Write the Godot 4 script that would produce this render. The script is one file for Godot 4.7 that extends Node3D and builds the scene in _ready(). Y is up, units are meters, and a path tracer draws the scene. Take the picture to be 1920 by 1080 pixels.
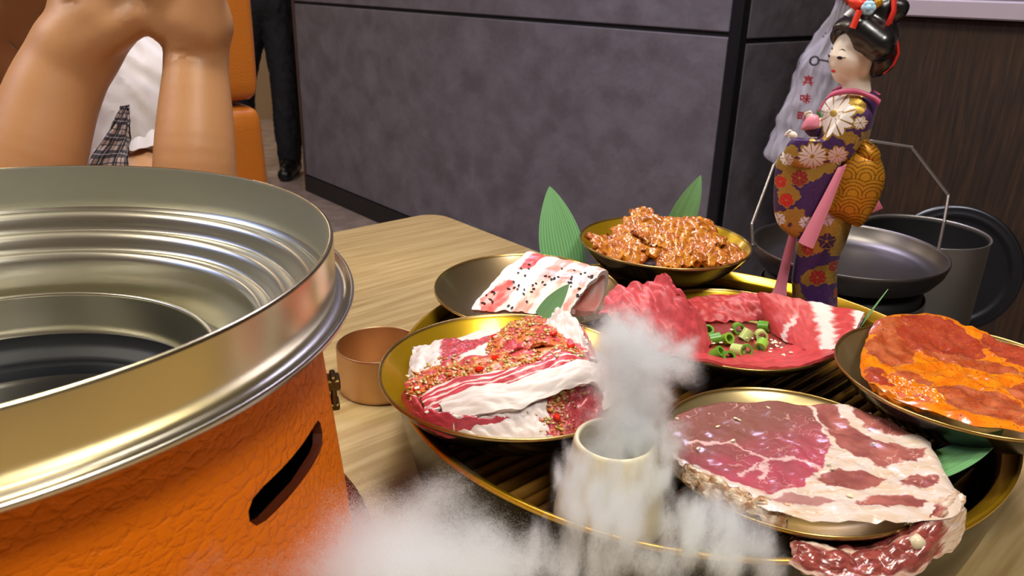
extends Node3D
# A hot-pot table: steel cooker on the left, a tray of meat plates with a doll and a smoking dry ice cup.

const TABLE_Y := 0.75
const ALONG := Vector3(0.657, 0, 0.754)      # along the grey wall and the table's right edge
const ACROSS := Vector3(0.754, 0, -0.657)    # through the grey wall, away from the table

var rng := RandomNumberGenerator.new()
var used_names := {}
var noises := {}

func _ready():
	rng.seed = 7
	# ---- camera
	var cam := Camera3D.new()
	cam.name = "camera"
	cam.fov = 40.86
	cam.near = 0.01
	cam.far = 60.0
	cam.position = Vector3(0, 1.075, 0)
	cam.rotation = Vector3(deg_to_rad(-21.5), 0, deg_to_rad(1.5))
	var att := CameraAttributesPhysical.new()
	att.exposure_aperture = 24.0
	att.frustum_focal_length = 32.22
	att.frustum_focus_distance = 0.55
	cam.attributes = att
	add_child(cam)
	# ---- air and exposure
	var we := WorldEnvironment.new()
	we.name = "world"
	var env := Environment.new()
	env.background_mode = Environment.BG_COLOR
	env.background_color = Color(0.02, 0.02, 0.025)
	env.tonemap_mode = Environment.TONE_MAPPER_LINEAR
	env.tonemap_exposure = 1.0
	env.sdfgi_enabled = true
	env.ssao_enabled = true
	env.ssil_enabled = true
	env.volumetric_fog_enabled = true
	env.volumetric_fog_density = 0.0
	we.environment = env
	add_child(we)
	# ---- ceiling lamps: [place, size, colour, energy]
	ceiling_lamp(Vector3(-0.05, 2.54, -0.60), Vector2(0.45, 0.45), Color(1.0, 0.98, 0.91), 1.85, "square warm ceiling panel lamp right above the table")
	ceiling_lamp(Vector3(0.55, 2.54, 0.45), Vector2(0.5, 0.5), Color(1.0, 0.98, 0.95), 2.5, "square warm ceiling panel lamp behind the viewer")
	ceiling_lamp(Vector3(0.15, 2.54, -1.75), Vector2(0.5, 0.5), Color(0.86, 0.85, 1.0), 1.6, "cool white ceiling panel lamp in front of the grey wall")
	ceiling_lamp(Vector3(-2.2, 2.54, -2.6), Vector2(0.6, 0.6), Color(1.0, 0.94, 0.86), 1.8, "warm ceiling panel lamp above the orange seats")
	ceiling_lamp(Vector3(-2.2, 2.54, -5.4), Vector2(0.6, 0.6), Color(1.0, 0.94, 0.86), 1.8, "warm ceiling panel lamp far off above the aisle")
	ceiling_lamp(Vector3(-1.9, 2.54, -0.35), Vector2(0.6, 0.6), Color(1.0, 0.96, 0.88), 2.8, "warm ceiling panel lamp on the cooker side")
	blue_lights()
	build_room()
	build_furniture()
	build_stove()
	build_tray()
	build_plates()
	build_small_things()
	build_people()
	build_smoke()

# ------------------------------------------------------------------ naming and tagging
func numbered(called: String) -> String:
	var n: int = used_names.get(called, 0)
	used_names[called] = n + 1
	return called if n == 0 else "%s_%03d" % [called, n]

func tag(o: Node, label: String, category: String, group := "", kind := "") -> Node:
	o.set_meta("label", label)
	if category != "":
		o.set_meta("category", category)
	if group != "":
		o.set_meta("group", group)
	if kind != "":
		o.set_meta("kind", kind)
	return o

func thing(called: String, label: String, category: String, at := Vector3.ZERO, group := "") -> Node3D:
	var o := Node3D.new()
	o.name = numbered(called)
	o.position = at
	add_child(o, true)
	tag(o, label, category, group)
	return o

func obj(called: String, mesh: Mesh, m: Material, parent: Node = null, at := Vector3.ZERO) -> MeshInstance3D:
	var o := MeshInstance3D.new()
	o.name = called if parent else numbered(called)
	o.mesh = mesh
	o.material_override = m
	o.position = at
	if parent:
		parent.add_child(o, true)
	else:
		add_child(o, true)
	return o

func struct(called: String, mesh: Mesh, m: Material, parent: Node = null, label := "") -> MeshInstance3D:
	var o := obj(called, mesh, m, parent)
	if parent == null:
		o.set_meta("kind", "structure")
		if label != "":
			o.set_meta("label", label)
	return o

func copy_of(o: Node3D, called: String) -> Node3D:
	var c: Node3D = o.duplicate()
	c.name = numbered(called)
	add_child(c, true)
	return c

# ------------------------------------------------------------------ materials and textures
func mat(c: Color, rough := 0.5, metal := 0.0) -> StandardMaterial3D:
	var m := StandardMaterial3D.new()
	m.albedo_color = c
	m.roughness = rough
	m.metallic = metal
	return m

func noise(sd: int, freq: float, oct := 4, kind := FastNoiseLite.TYPE_SIMPLEX_SMOOTH) -> FastNoiseLite:
	var key := "%d_%f_%d_%d" % [sd, freq, oct, kind]
	if noises.has(key):
		return noises[key]
	var n := FastNoiseLite.new()
	n.seed = sd
	n.frequency = freq
	n.noise_type = kind
	n.fractal_type = FastNoiseLite.FRACTAL_FBM if oct > 1 else FastNoiseLite.FRACTAL_NONE
	n.fractal_octaves = oct
	noises[key] = n
	return n

func paint(w: int, h: int, f: Callable) -> ImageTexture:
	var b := PackedByteArray()
	b.resize(w * h * 4)
	var i := 0
	for y in h:
		var v := (y + 0.5) / h
		for x in w:
			var c: Color = f.call((x + 0.5) / w, v)
			b[i] = clampi(int(c.r * 255.0), 0, 255)
			b[i + 1] = clampi(int(c.g * 255.0), 0, 255)
			b[i + 2] = clampi(int(c.b * 255.0), 0, 255)
			b[i + 3] = 255
			i += 4
	return ImageTexture.create_from_image(Image.create_from_data(w, h, false, Image.FORMAT_RGBA8, b))

func noise_tex(sd: int, freq: float, oct := 4, size := 512, normal := 0.0, kind := FastNoiseLite.TYPE_SIMPLEX_SMOOTH) -> NoiseTexture2D:
	var n := FastNoiseLite.new()
	n.seed = sd
	n.frequency = freq
	n.noise_type = kind
	n.fractal_octaves = oct
	var t := NoiseTexture2D.new()
	t.width = size
	t.height = size
	t.seamless = true
	t.noise = n
	if normal > 0.0:
		t.as_normal_map = true
		t.bump_strength = normal
	return t

func sm(a: float, b: float, x: float) -> float:
	return smoothstep(a, b, x)

func hexc(s: String) -> Color:
	return Color.html(s)

# ------------------------------------------------------------------ geometry
class Geo:
	var v := PackedVector3Array()
	var n := PackedVector3Array()
	var uv := PackedVector2Array()
	var c := PackedColorArray()
	var ix := PackedInt32Array()
	var tint := Color.WHITE

	func vert(p: Vector3, nn: Vector3, t := Vector2.ZERO) -> int:
		v.append(p)
		n.append(nn)
		uv.append(t)
		c.append(tint)
		return v.size() - 1

	func tri_i(a: int, b: int, d: int) -> void:
		# keeps the side the normals point to as the front (clockwise)
		var g := (v[b] - v[a]).cross(v[d] - v[a])
		if g.dot(n[a] + n[b] + n[d]) > 0.0:
			ix.append(a); ix.append(d); ix.append(b)
		else:
			ix.append(a); ix.append(b); ix.append(d)

	func flat(pts: Array, nn: Vector3, ts = null) -> void:
		var first := v.size()
		for k in pts.size():
			vert(pts[k], nn, ts[k] if ts else Vector2(pts[k].x, pts[k].z))
		for k in range(1, pts.size() - 1):
			tri_i(first, first + k, first + k + 1)

	# a grid of points f(u, v); normals by differences; out = the side the front faces
	func grid(nu: int, nv: int, f: Callable, wrap := false, flip := false, uvs := Vector2.ONE) -> void:
		var first := v.size()
		var w := nu + 1
		var pts := PackedVector3Array()
		pts.resize(w * (nv + 1))
		for j in nv + 1:
			for i in w:
				pts[j * w + i] = f.call(float(i) / nu, float(j) / nv)
		for j in nv + 1:
			for i in w:
				var i0 := i - 1
				var i1 := i + 1
				if wrap:
					i0 = nu - 1 if i0 < 0 else i0
					i1 = 1 if i1 > nu else i1
				else:
					i0 = maxi(i0, 0)
					i1 = mini(i1, nu)
				var j0 := maxi(j - 1, 0)
				var j1 := mini(j + 1, nv)
				var du := pts[j * w + i1] - pts[j * w + i0]
				var dv := pts[j1 * w + i] - pts[j0 * w + i]
				if du.length_squared() < 1e-14:
					var jj := 1 if j == 0 else nv - 1
					du = pts[jj * w + i1] - pts[jj * w + i0]
				var nn := du.cross(dv)
				if nn.length_squared() < 1e-20:
					nn = Vector3.UP
				nn = nn.normalized()
				if flip:
					nn = -nn
				vert(pts[j * w + i], nn, Vector2(float(i) / nu, float(j) / nv) * uvs)
		for j in nv:
			for i in nu:
				var a := first + j * w + i
				tri_i(a, a + 1, a + w + 1)
				tri_i(a, a + w + 1, a + w)

	# a turned profile: points (radius, height), sharp corners where a point is repeated
	func lathe(prof: Array, seg := 96, at := Vector3.ZERO, flip := false, uvs := Vector2.ONE) -> void:
		var part: Array = []
		for k in prof.size():
			if part.size() > 0 and part[-1] == prof[k]:
				if part.size() > 1:
					_lathe(part, seg, at, flip, uvs)
				part = [prof[k]]
			else:
				part.append(prof[k])
		if part.size() > 1:
			_lathe(part, seg, at, flip, uvs)

	func _lathe(p: Array, seg: int, at: Vector3, flip: bool, uvs: Vector2) -> void:
		var m := p.size() - 1
		grid(seg, m, func(u, vv):
			var q: Vector2 = p[int(round(vv * m))]
			var a: float = u * TAU
			return at + Vector3(cos(a) * q.x, q.y, -sin(a) * q.x), true, flip, uvs)

	func tube(path: Array, radii, sides := 10, capped := true) -> void:
		var m := path.size() - 1
		var up := Vector3.UP
		var rings: Array = []
		var prev := Vector3.ZERO
		for k in m + 1:
			var t: Vector3 = (path[mini(k + 1, m)] - path[maxi(k - 1, 0)]).normalized()
			var side: Vector3
			if k == 0:
				side = t.cross(up if absf(t.y) < 0.9 else Vector3.RIGHT).normalized()
			else:
				side = (prev - t * prev.dot(t)).normalized()
			prev = side
			var r: float = radii[k] if radii is Array else radii
			rings.append([path[k], side, t.cross(side).normalized(), r])
		grid(sides, m, func(u, vv):
			var q: Array = rings[int(round(vv * m))]
			var a: float = u * TAU
			return q[0] + (q[1] * cos(a) + q[2] * sin(a)) * q[3], true, false)
		# make the surface face outward
		if capped:
			for e in [0, m]:
				var q: Array = rings[e]
				var t2: Vector3 = q[1].cross(q[2]).normalized() * (-1.0 if e == 0 else 1.0)
				var ring: Array = []
				for s in sides:
					var a := TAU * s / sides
					ring.append(q[0] + (q[1] * cos(a) + q[2] * sin(a)) * q[3])
				flat(ring, t2)

	func ball(at: Vector3, r: Vector3, seg := 20, rings := 12, basis := Basis.IDENTITY) -> void:
		grid(seg, rings, func(u, vv):
			var a: float = u * TAU
			var b: float = vv * PI
			return at + basis * Vector3(r.x * sin(b) * cos(a), r.y * cos(b), r.z * sin(b) * sin(a)), true, true)

	# chamfered box with its own axes
	func box(at: Vector3, size: Vector3, bev := 0.003, basis := Basis.IDENTITY) -> void:
		var h := size * 0.5
		var b := minf(bev, minf(h.x, minf(h.y, h.z)) * 0.9)
		for ax in 3:
			for s in [-1.0, 1.0]:
				var nn := Vector3.ZERO
				nn[ax] = s
				var p1 := (ax + 1) % 3
				var p2 := (ax + 2) % 3
				var pts: Array = []
				var ts: Array = []
				for q in [[-1, -1], [1, -1], [1, 1], [-1, 1]]:
					var p := Vector3.ZERO
					p[ax] = s * h[ax]
					p[p1] = q[0] * (h[p1] - b)
					p[p2] = q[1] * (h[p2] - b)
					pts.append(at + basis * p)
					ts.append(Vector2(p[p1], p[p2]))
				flat(pts, basis * nn, ts)
		if b <= 0.0:
			return
		for ax in 3:
			var p1 := (ax + 1) % 3
			var p2 := (ax + 2) % 3
			for s1 in [-1.0, 1.0]:
				for s2 in [-1.0, 1.0]:
					var pts: Array = []
					var nn := Vector3.ZERO
					nn[p1] = s1
					nn[p2] = s2
					for e in [[-1, 0], [1, 0], [1, 1], [-1, 1]]:
						var p := Vector3.ZERO
						p[ax] = e[0] * (h[ax] - b)
						p[p1] = s1 * (h[p1] - (b if e[1] else 0.0))
						p[p2] = s2 * (h[p2] - (0.0 if e[1] else b))
						pts.append(at + basis * p)
					flat(pts, basis * nn.normalized())
		for sx in [-1.0, 1.0]:
			for sy in [-1.0, 1.0]:
				for sz in [-1.0, 1.0]:
					var sg := Vector3(sx, sy, sz)
					flat([at + basis * (sg * Vector3(h.x, h.y - b, h.z - b)), at + basis * (sg * Vector3(h.x - b, h.y, h.z - b)), at + basis * (sg * Vector3(h.x - b, h.y - b, h.z))], basis * sg.normalized())

	# a sheet with thickness: f(u, v) is its middle
	func sheet(nu: int, nv: int, f: Callable, thick: float, inside = null, uvs := Vector2.ONE) -> void:
		var w := nu + 1
		var pts := PackedVector3Array()
		pts.resize(w * (nv + 1))
		for j in nv + 1:
			for i in w:
				pts[j * w + i] = f.call(float(i) / nu, float(j) / nv)
		var nm := PackedVector3Array()
		nm.resize(pts.size())
		for j in nv + 1:
			for i in w:
				var du := pts[j * w + mini(i + 1, nu)] - pts[j * w + maxi(i - 1, 0)]
				var dv := pts[mini(j + 1, nv) * w + i] - pts[maxi(j - 1, 0) * w + i]
				var q := dv.cross(du)
				nm[j * w + i] = q.normalized() if q.length_squared() > 1e-20 else Vector3.UP
		var keep := PackedByteArray()
		keep.resize(nu * nv)
		for j in nv:
			for i in nu:
				keep[j * nu + i] = 1 if inside == null or inside.call((i + 0.5) / nu, (j + 0.5) / nv) else 0
		for s in [1.0, -1.0]:
			var first := v.size()
			for j in nv + 1:
				for i in w:
					vert(pts[j * w + i] + nm[j * w + i] * (thick * 0.5 * s), nm[j * w + i] * s, Vector2(float(i) / nu, float(j) / nv) * uvs)
			for j in nv:
				for i in nu:
					if keep[j * nu + i]:
						var a := first + j * w + i
						tri_i(a, a + 1, a + w + 1)
						tri_i(a, a + w + 1, a + w)
		for j in nv:
			for i in nu:
				if not keep[j * nu + i]:
					continue
				for e in [[-1, 0, 0, 0, 0, 1], [1, 0, 1, 0, 1, 1], [0, -1, 0, 0, 1, 0], [0, 1, 0, 1, 1, 1]]:
					var ii: int = i + e[0]
					var jj: int = j + e[1]
					if ii >= 0 and jj >= 0 and ii < nu and jj < nv and keep[jj * nu + ii]:
						continue
					var a: int = (j + e[3]) * w + i + e[2]
					var b: int = (j + e[5]) * w + i + e[4]
					var mid := (pts[j * w + i] + pts[(j + 1) * w + i + 1]) * 0.5
					var o := ((pts[a] + pts[b]) * 0.5 - mid).normalized()
					var ta := Vector2(float(a % w) / nu, float(a / w) / nv) * uvs
					var tb := Vector2(float(b % w) / nu, float(b / w) / nv) * uvs
					flat([pts[a] + nm[a] * thick * 0.5, pts[b] + nm[b] * thick * 0.5, pts[b] - nm[b] * thick * 0.5, pts[a] - nm[a] * thick * 0.5], o, [ta, tb, tb, ta])

	func mesh() -> ArrayMesh:
		var a: Array = []
		a.resize(Mesh.ARRAY_MAX)
		a[Mesh.ARRAY_VERTEX] = v
		a[Mesh.ARRAY_NORMAL] = n
		a[Mesh.ARRAY_TEX_UV] = uv
		a[Mesh.ARRAY_COLOR] = c
		a[Mesh.ARRAY_INDEX] = ix
		var m := ArrayMesh.new()
		m.add_surface_from_arrays(Mesh.PRIMITIVE_TRIANGLES, a)
		return m

# a field of joined capsules and balls, meshed as surface nets
class Field:
	var lo: Vector3
	var cell: float
	var dim: Vector3i
	var d := PackedFloat32Array()

	func _init(a: Vector3, b: Vector3, size: float):
		lo = a
		cell = size
		dim = Vector3i(((b - a) / size).ceil()) + Vector3i.ONE
		d.resize(dim.x * dim.y * dim.z)
		d.fill(1.0)

	func _range(a: Vector3, b: Vector3) -> Array:
		var i := Vector3i(((a - lo) / cell).floor()).clamp(Vector3i.ZERO, dim - Vector3i.ONE)
		var j := Vector3i(((b - lo) / cell).ceil()).clamp(Vector3i.ZERO, dim - Vector3i.ONE)
		return [i, j]

	func cap(a: Vector3, b: Vector3, ra: float, rb: float, k := 0.012, flat_axis := Vector3.ZERO, flat := 1.0) -> void:
		var m := maxf(ra, rb) * maxf(1.0, 1.0 / flat) + k * 2.0 + cell * 2.0
		var r := _range(a.min(b) - Vector3.ONE * m, a.max(b) + Vector3.ONE * m)
		var ab := b - a
		var l2 := maxf(ab.length_squared(), 1e-9)
		var squash := flat_axis != Vector3.ZERO
		for z in range(r[0].z, r[1].z + 1):
			for y in range(r[0].y, r[1].y + 1):
				var at := (z * dim.y + y) * dim.x
				for x in range(r[0].x, r[1].x + 1):
					var p := lo + Vector3(x, y, z) * cell
					var t := clampf((p - a).dot(ab) / l2, 0.0, 1.0)
					var q := p - a - ab * t
					if squash:
						var e := q.dot(flat_axis)
						q += flat_axis * (e / flat - e)
					var s := q.length() - lerpf(ra, rb, t)
					if squash and s < 0.0 and flat < 1.0:
						s *= flat
					var o := d[at + x]
					var h := clampf(0.5 + 0.5 * (o - s) / k, 0.0, 1.0)
					d[at + x] = lerpf(o, s, h) - k * h * (1.0 - h)

	func chain(pts: Array, rs: Array, k := 0.012) -> void:
		# a limb: resampled along a curve so that its joints do not bulge
		var n := (pts.size() - 1) * 5
		for i in n:
			var ends: Array = []
			for e in [i, i + 1]:
				var x := float(e) / 5.0
				var j := mini(int(x), pts.size() - 2)
				var f := x - j
				var a: Vector3 = pts[maxi(j - 1, 0)]
				var d4: Vector3 = pts[mini(j + 2, pts.size() - 1)]
				ends.append((pts[j] as Vector3).cubic_interpolate(pts[j + 1], a, d4, f))
				ends.append(cubic_interpolate(rs[j], rs[j + 1], rs[maxi(j - 1, 0)], rs[mini(j + 2, rs.size() - 1)], f))
			cap(ends[0], ends[2], ends[1], ends[3], k if i == 0 else 0.0015)

	func dent(a: Vector3, b: Vector3, r0: float, k := 0.004) -> void:
		var m := r0 + k * 2.0 + cell * 2.0
		var r := _range(a.min(b) - Vector3.ONE * m, a.max(b) + Vector3.ONE * m)
		var ab := b - a
		var l2 := maxf(ab.length_squared(), 1e-9)
		for z in range(r[0].z, r[1].z + 1):
			for y in range(r[0].y, r[1].y + 1):
				var at := (z * dim.y + y) * dim.x
				for x in range(r[0].x, r[1].x + 1):
					var p := lo + Vector3(x, y, z) * cell
					var t := clampf((p - a).dot(ab) / l2, 0.0, 1.0)
					var s := r0 - (p - a - ab * t).length()
					var o := d[at + x]
					var h := clampf(0.5 - 0.5 * (o - s) / k, 0.0, 1.0)
					d[at + x] = lerpf(o, s, h) + k * h * (1.0 - h)

	func cut(at: Vector3, n: Vector3) -> void:
		# takes away everything on the side that n points to
		for z in dim.z:
			for y in dim.y:
				var row := (z * dim.y + y) * dim.x
				for x in dim.x:
					d[row + x] = maxf(d[row + x], (lo + Vector3(x, y, z) * cell - at).dot(n))

	func surface(from: Vector3, dir: Vector3) -> Vector3:
		# walks inward until it meets the skin
		var p := from
		for k in 400:
			var i := Vector3i(((p - lo) / cell).round()).clamp(Vector3i.ZERO, dim - Vector3i.ONE)
			if d[(i.z * dim.y + i.y) * dim.x + i.x] < 0.0:
				return p
			p += dir * cell * 0.25
		return from

	func emit(g: Geo, keep = null) -> void:
		var place := PackedInt32Array()
		place.resize(d.size())
		place.fill(-1)
		var sx := 1
		var sy := dim.x
		var sz := dim.x * dim.y
		var off := [0, sx, sy, sx + sy, sz, sx + sz, sy + sz, sx + sy + sz]
		var edges := [[0, 1], [2, 3], [4, 5], [6, 7], [0, 2], [1, 3], [4, 6], [5, 7], [0, 4], [1, 5], [2, 6], [3, 7]]
		var first := g.v.size()
		for z in dim.z - 1:
			for y in dim.y - 1:
				var at := z * sz + y * sy
				for x in dim.x - 1:
					var i := at + x
					var d0 := d[i]
					if d0 > 0.06 or d0 < -0.06:
						continue
					var mask := 0
					for k in 8:
						if d[i + off[k]] < 0.0:
							mask |= 1 << k
					if mask == 0 or mask == 255:
						continue
					var sum := Vector3.ZERO
					var cnt := 0
					for e in edges:
						var a: int = e[0]
						var b: int = e[1]
						if ((mask >> a) & 1) != ((mask >> b) & 1):
							var da: float = d[i + off[a]]
							var db: float = d[i + off[b]]
							var t := da / (da - db)
							sum += Vector3(a & 1, (a >> 1) & 1, a >> 2).lerp(Vector3(b & 1, (b >> 1) & 1, b >> 2), t)
							cnt += 1
					var gx := d[i + sx] + d[i + sx + sy] + d[i + sx + sz] + d[i + sx + sy + sz] - d[i] - d[i + sy] - d[i + sz] - d[i + sy + sz]
					var gy := d[i + sy] + d[i + sx + sy] + d[i + sy + sz] + d[i + sx + sy + sz] - d[i] - d[i + sx] - d[i + sz] - d[i + sx + sz]
					var gz := d[i + sz] + d[i + sx + sz] + d[i + sy + sz] + d[i + sx + sy + sz] - d[i] - d[i + sx] - d[i + sy] - d[i + sx + sy]
					var p := lo + (Vector3(x, y, z) + sum / cnt) * cell
					place[i] = g.vert(p, Vector3(gx, gy, gz).normalized(), Vector2(p.x, p.y))
		for z in range(1, dim.z - 1):
			for y in range(1, dim.y - 1):
				var at := z * sz + y * sy
				for x in range(1, dim.x - 1):
					var i := at + x
					if place[i] < 0:
						continue
					var s0 := d[i] < 0.0
					for ax in 3:
						var st: int = [sx, sy, sz][ax]
						if (d[i + st] < 0.0) == s0:
							continue
						var p: int = [sy, sz, sx][ax]
						var q: int = [sz, sx, sy][ax]
						var a := place[i]
						var b := place[i - p]
						var c := place[i - p - q]
						var e := place[i - q]
						if a < 0 or b < 0 or c < 0 or e < 0:
							continue
						if keep != null and not keep.call((g.v[a] + g.v[c]) * 0.5):
							continue
						g.tri_i(a, b, c)
						g.tri_i(a, c, e)

# ------------------------------------------------------------------ the room
func room_point(s: float, n: float, y := 0.0) -> Vector3:
	return ALONG * s + ACROSS * n + Vector3(0, y, 0)

func room_basis() -> Basis:
	return Basis(ALONG.normalized(), Vector3.UP, -ACROSS.normalized())

# a box between along / up / across limits
func room_box(g: Geo, s0: float, s1: float, y0: float, y1: float, n0: float, n1: float, bev := 0.002) -> void:
	g.box(room_point((s0 + s1) * 0.5, (n0 + n1) * 0.5, (y0 + y1) * 0.5), Vector3(s1 - s0, y1 - y0, n1 - n0), bev, room_basis())

func ceiling_lamp(at: Vector3, size: Vector2, c: Color, energy: float, label: String) -> void:
	var t := thing("ceiling_lamp", label, "lamp", at)
	t.basis = room_basis()
	var fr := mat(Color(0.85, 0.85, 0.85), 0.5)
	var g := Geo.new()
	for k in 4:
		var a := k * PI / 2
		var along := size.x if k % 2 == 0 else size.y
		var off := size.y if k % 2 == 0 else size.x
		g.box(Basis(Vector3.UP, a) * Vector3(0, 0.03, off * 0.5 + 0.01), Vector3(along + 0.04, 0.06, 0.02), 0.003, Basis(Vector3.UP, a))
	obj("frame", g.mesh(), fr, t)
	var gl := mat(c, 0.5)
	gl.emission_enabled = true
	gl.emission = c
	gl.emission_energy_multiplier = 4.0
	var p := Geo.new()
	p.box(Vector3(0, 0.03, 0), Vector3(size.x, 0.01, size.y), 0.001)
	obj("diffuser", p.mesh(), gl, t)
	var l := AreaLight3D.new()
	l.name = "light"
	l.area_size = size
	l.light_color = c
	l.light_energy = energy
	l.area_range = 14.0
	l.area_attenuation = 2.0
	l.shadow_enabled = true
	l.rotation = Vector3(-PI / 2, 0, 0)
	l.position = Vector3(0, 0.02, 0)
	t.add_child(l)

func plaster_material() -> StandardMaterial3D:
	var m := mat(Color(1, 1, 1), 0.55)
	var t := noise_tex(11, 0.011, 5, 768)
	(t.noise as FastNoiseLite).domain_warp_enabled = true
	(t.noise as FastNoiseLite).domain_warp_amplitude = 60.0
	(t.noise as FastNoiseLite).domain_warp_frequency = 0.012
	var r := Gradient.new()
	r.offsets = PackedFloat32Array([0.0, 0.35, 0.5, 0.62, 1.0])
	r.colors = PackedColorArray([hexc("5a545a"), hexc("645e65"), hexc("6c666e"), hexc("706a72"), hexc("7c767e")])
	t.color_ramp = r
	m.albedo_texture = t
	m.uv1_triplanar = true
	m.uv1_world_triplanar = true
	m.uv1_scale = Vector3(0.95, 0.7, 0.95)
	var h := noise_tex(12, 0.02, 5, 512)
	m.heightmap_enabled = true
	m.heightmap_texture = h
	m.heightmap_scale = 0.5
	return m

func wood_material(base: Color, dark: Color, grain_axis: int, tile: float, rough := 0.42) -> StandardMaterial3D:
	# grain drawn into a texture: long streaks along x
	var n1 := noise(21, 1.0, 3)
	var n2 := noise(22, 1.0, 2)
	var w := 512
	var t := paint(w, w, func(u, v):
		var a: float = u * TAU
		var x := cos(a) * 0.55
		var y := sin(a) * 0.55
		var b: float = v * TAU
		var p := cos(b) * 9.0
		var q := sin(b) * 9.0
		var s := n1.get_noise_3d(p + x * 0.7, q + y * 0.7, x * 1.1 + 3.0)
		var f := n2.get_noise_3d(p * 5.0 + x * 2.0, q * 5.0 + y * 2.0, y)
		var k: float = clampf(0.5 + s * 0.75 + f * 0.28, 0.0, 1.0)
		return dark.lerp(base, k))
	var m := mat(Color(1, 1, 1), rough)
	m.albedo_texture = t
	m.uv1_scale = Vector3(1.0 / tile, 1.0 / tile, 1)
	return m

func build_room() -> void:
	# floor
	var fm := mat(Color(1, 1, 1), 0.22)
	var ft := noise_tex(31, 0.02, 4, 512)
	var fr := Gradient.new()
	fr.offsets = PackedFloat32Array([0.0, 0.5, 1.0])
	fr.colors = PackedColorArray([hexc("8f8078"), hexc("a08f86"), hexc("b3a298")])
	ft.color_ramp = fr
	fm.albedo_texture = ft
	fm.uv1_triplanar = true
	fm.uv1_world_triplanar = true
	fm.uv1_scale = Vector3(0.8, 0.8, 0.8)
	var g := Geo.new()
	room_box(g, -6.3, 3.3, -0.1, -0.008, -4.1, 3.3, 0.0)
	var fl := struct("floor", g.mesh(), mat(hexc("6c625c"), 0.8), null, "polished pinkish grey tiled floor of the restaurant")
	# floor tiles, near enough to the aisle to be told apart
	var tg := Geo.new()
	tg.box(Vector3.ZERO, Vector3(0.794, 0.008, 0.794), 0.002)
	var tm := tg.mesh()
	for i in 8:
		for j in 5:
			var o := obj("tile", tm, fm, fl, room_point(-5.6 + i * 0.8, -1.2 + j * 0.8, -0.004))
			o.basis = room_basis()
	var g2 := Geo.new()
	room_box(g2, 0.4, 3.3, -0.008, 0.0, -4.1, 3.3, 0.0)
	room_box(g2, -6.3, 0.4, -0.008, 0.0, -4.1, -1.602, 0.0)
	room_box(g2, -6.3, 0.4, -0.008, 0.0, 2.402, 3.3, 0.0)
	obj("paving", g2.mesh(), fm, fl)
	g = Geo.new()
	room_box(g, -6.3, 3.3, 2.6, 2.7, -4.1, 3.3, 0.0)
	struct("ceiling", g.mesh(), mat(hexc("cfc6ba"), 0.8))
	var beige := mat(hexc("c3a884"), 0.7)
	g = Geo.new()
	room_box(g, -6.3, -6.1, 0.0, 2.6, -4.1, 3.3, 0.0)
	struct("wall_far", g.mesh(), beige, null, "beige wall at the far end of the aisle")
	g = Geo.new()
	room_box(g, 3.1, 3.3, 0.0, 2.6, -4.1, 3.3, 0.0)
	struct("wall_near", g.mesh(), mat(hexc("b8b4ae"), 0.7))
	g = Geo.new()
	room_box(g, -6.1, 3.1, 0.0, 2.6, -4.1, -3.9, 0.0)
	struct("wall_left", g.mesh(), mat(hexc("b5afa6"), 0.7))
	g = Geo.new()
	room_box(g, -6.1, 3.1, 0.0, 2.6, 3.1, 3.3, 0.0)
	struct("wall_right", g.mesh(), mat(hexc("6b5a4a"), 0.7))
	# far skirting
	g = Geo.new()
	room_box(g, -6.1, -6.08, 0.0, 0.16, -3.9, 1.9, 0.003)
	struct("baseboard_far", g.mesh(), mat(hexc("8d7556"), 0.5))
	# the grey plaster block: two faces meet at a black post
	var pm := plaster_material()
	g = Geo.new()
	room_box(g, -3.82, -1.24, 0.09, 2.6, 1.85, 3.1, 0.0)
	var wall := struct("wall_back", g.mesh(), mat(hexc("17171c"), 0.7), null, "dark grey mottled plaster wall behind the table")
	for q in [[-3.815, -1.262, 0.092, 0.955], [-3.815, -1.262, 0.968, 2.6]]:
		g = Geo.new()
		room_box(g, q[0], q[1], q[2], q[3], 1.838, 1.86, 0.003)
		obj("panel", g.mesh(), pm, wall)
	for q in [[1.875, 3.09, 0.092, 0.94], [1.875, 3.09, 0.953, 2.6]]:
		g = Geo.new()
		room_box(g, -1.25, -1.228, q[2], q[3], q[0], q[1], 0.003)
		obj("panel", g.mesh(), pm, wall)
	g = Geo.new()
	room_box(g, -1.263, -1.226, 0.0, 2.6, 1.835, 1.872, 0.004)
	struct("trim_1", g.mesh(), mat(hexc("121218"), 0.35), null, "black metal corner post of the grey wall")
	g = Geo.new()
	room_box(g, -3.835, -3.815, 0.0, 2.6, 1.832, 3.1, 0.003)
	struct("trim_2", g.mesh(), mat(hexc("4a342c"), 0.5), null, "thin brown edge strip at the end of the grey wall")
	g = Geo.new()
	room_box(g, -3.82, -1.24, 0.0, 0.09, 1.83, 1.86, 0.003)
	room_box(g, -1.255, -1.222, 0.0, 0.09, 1.86, 3.1, 0.003)
	struct("baseboard_back", g.mesh(), mat(hexc("0d0e15"), 0.4), null, "black baseboard under the grey wall")

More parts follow.
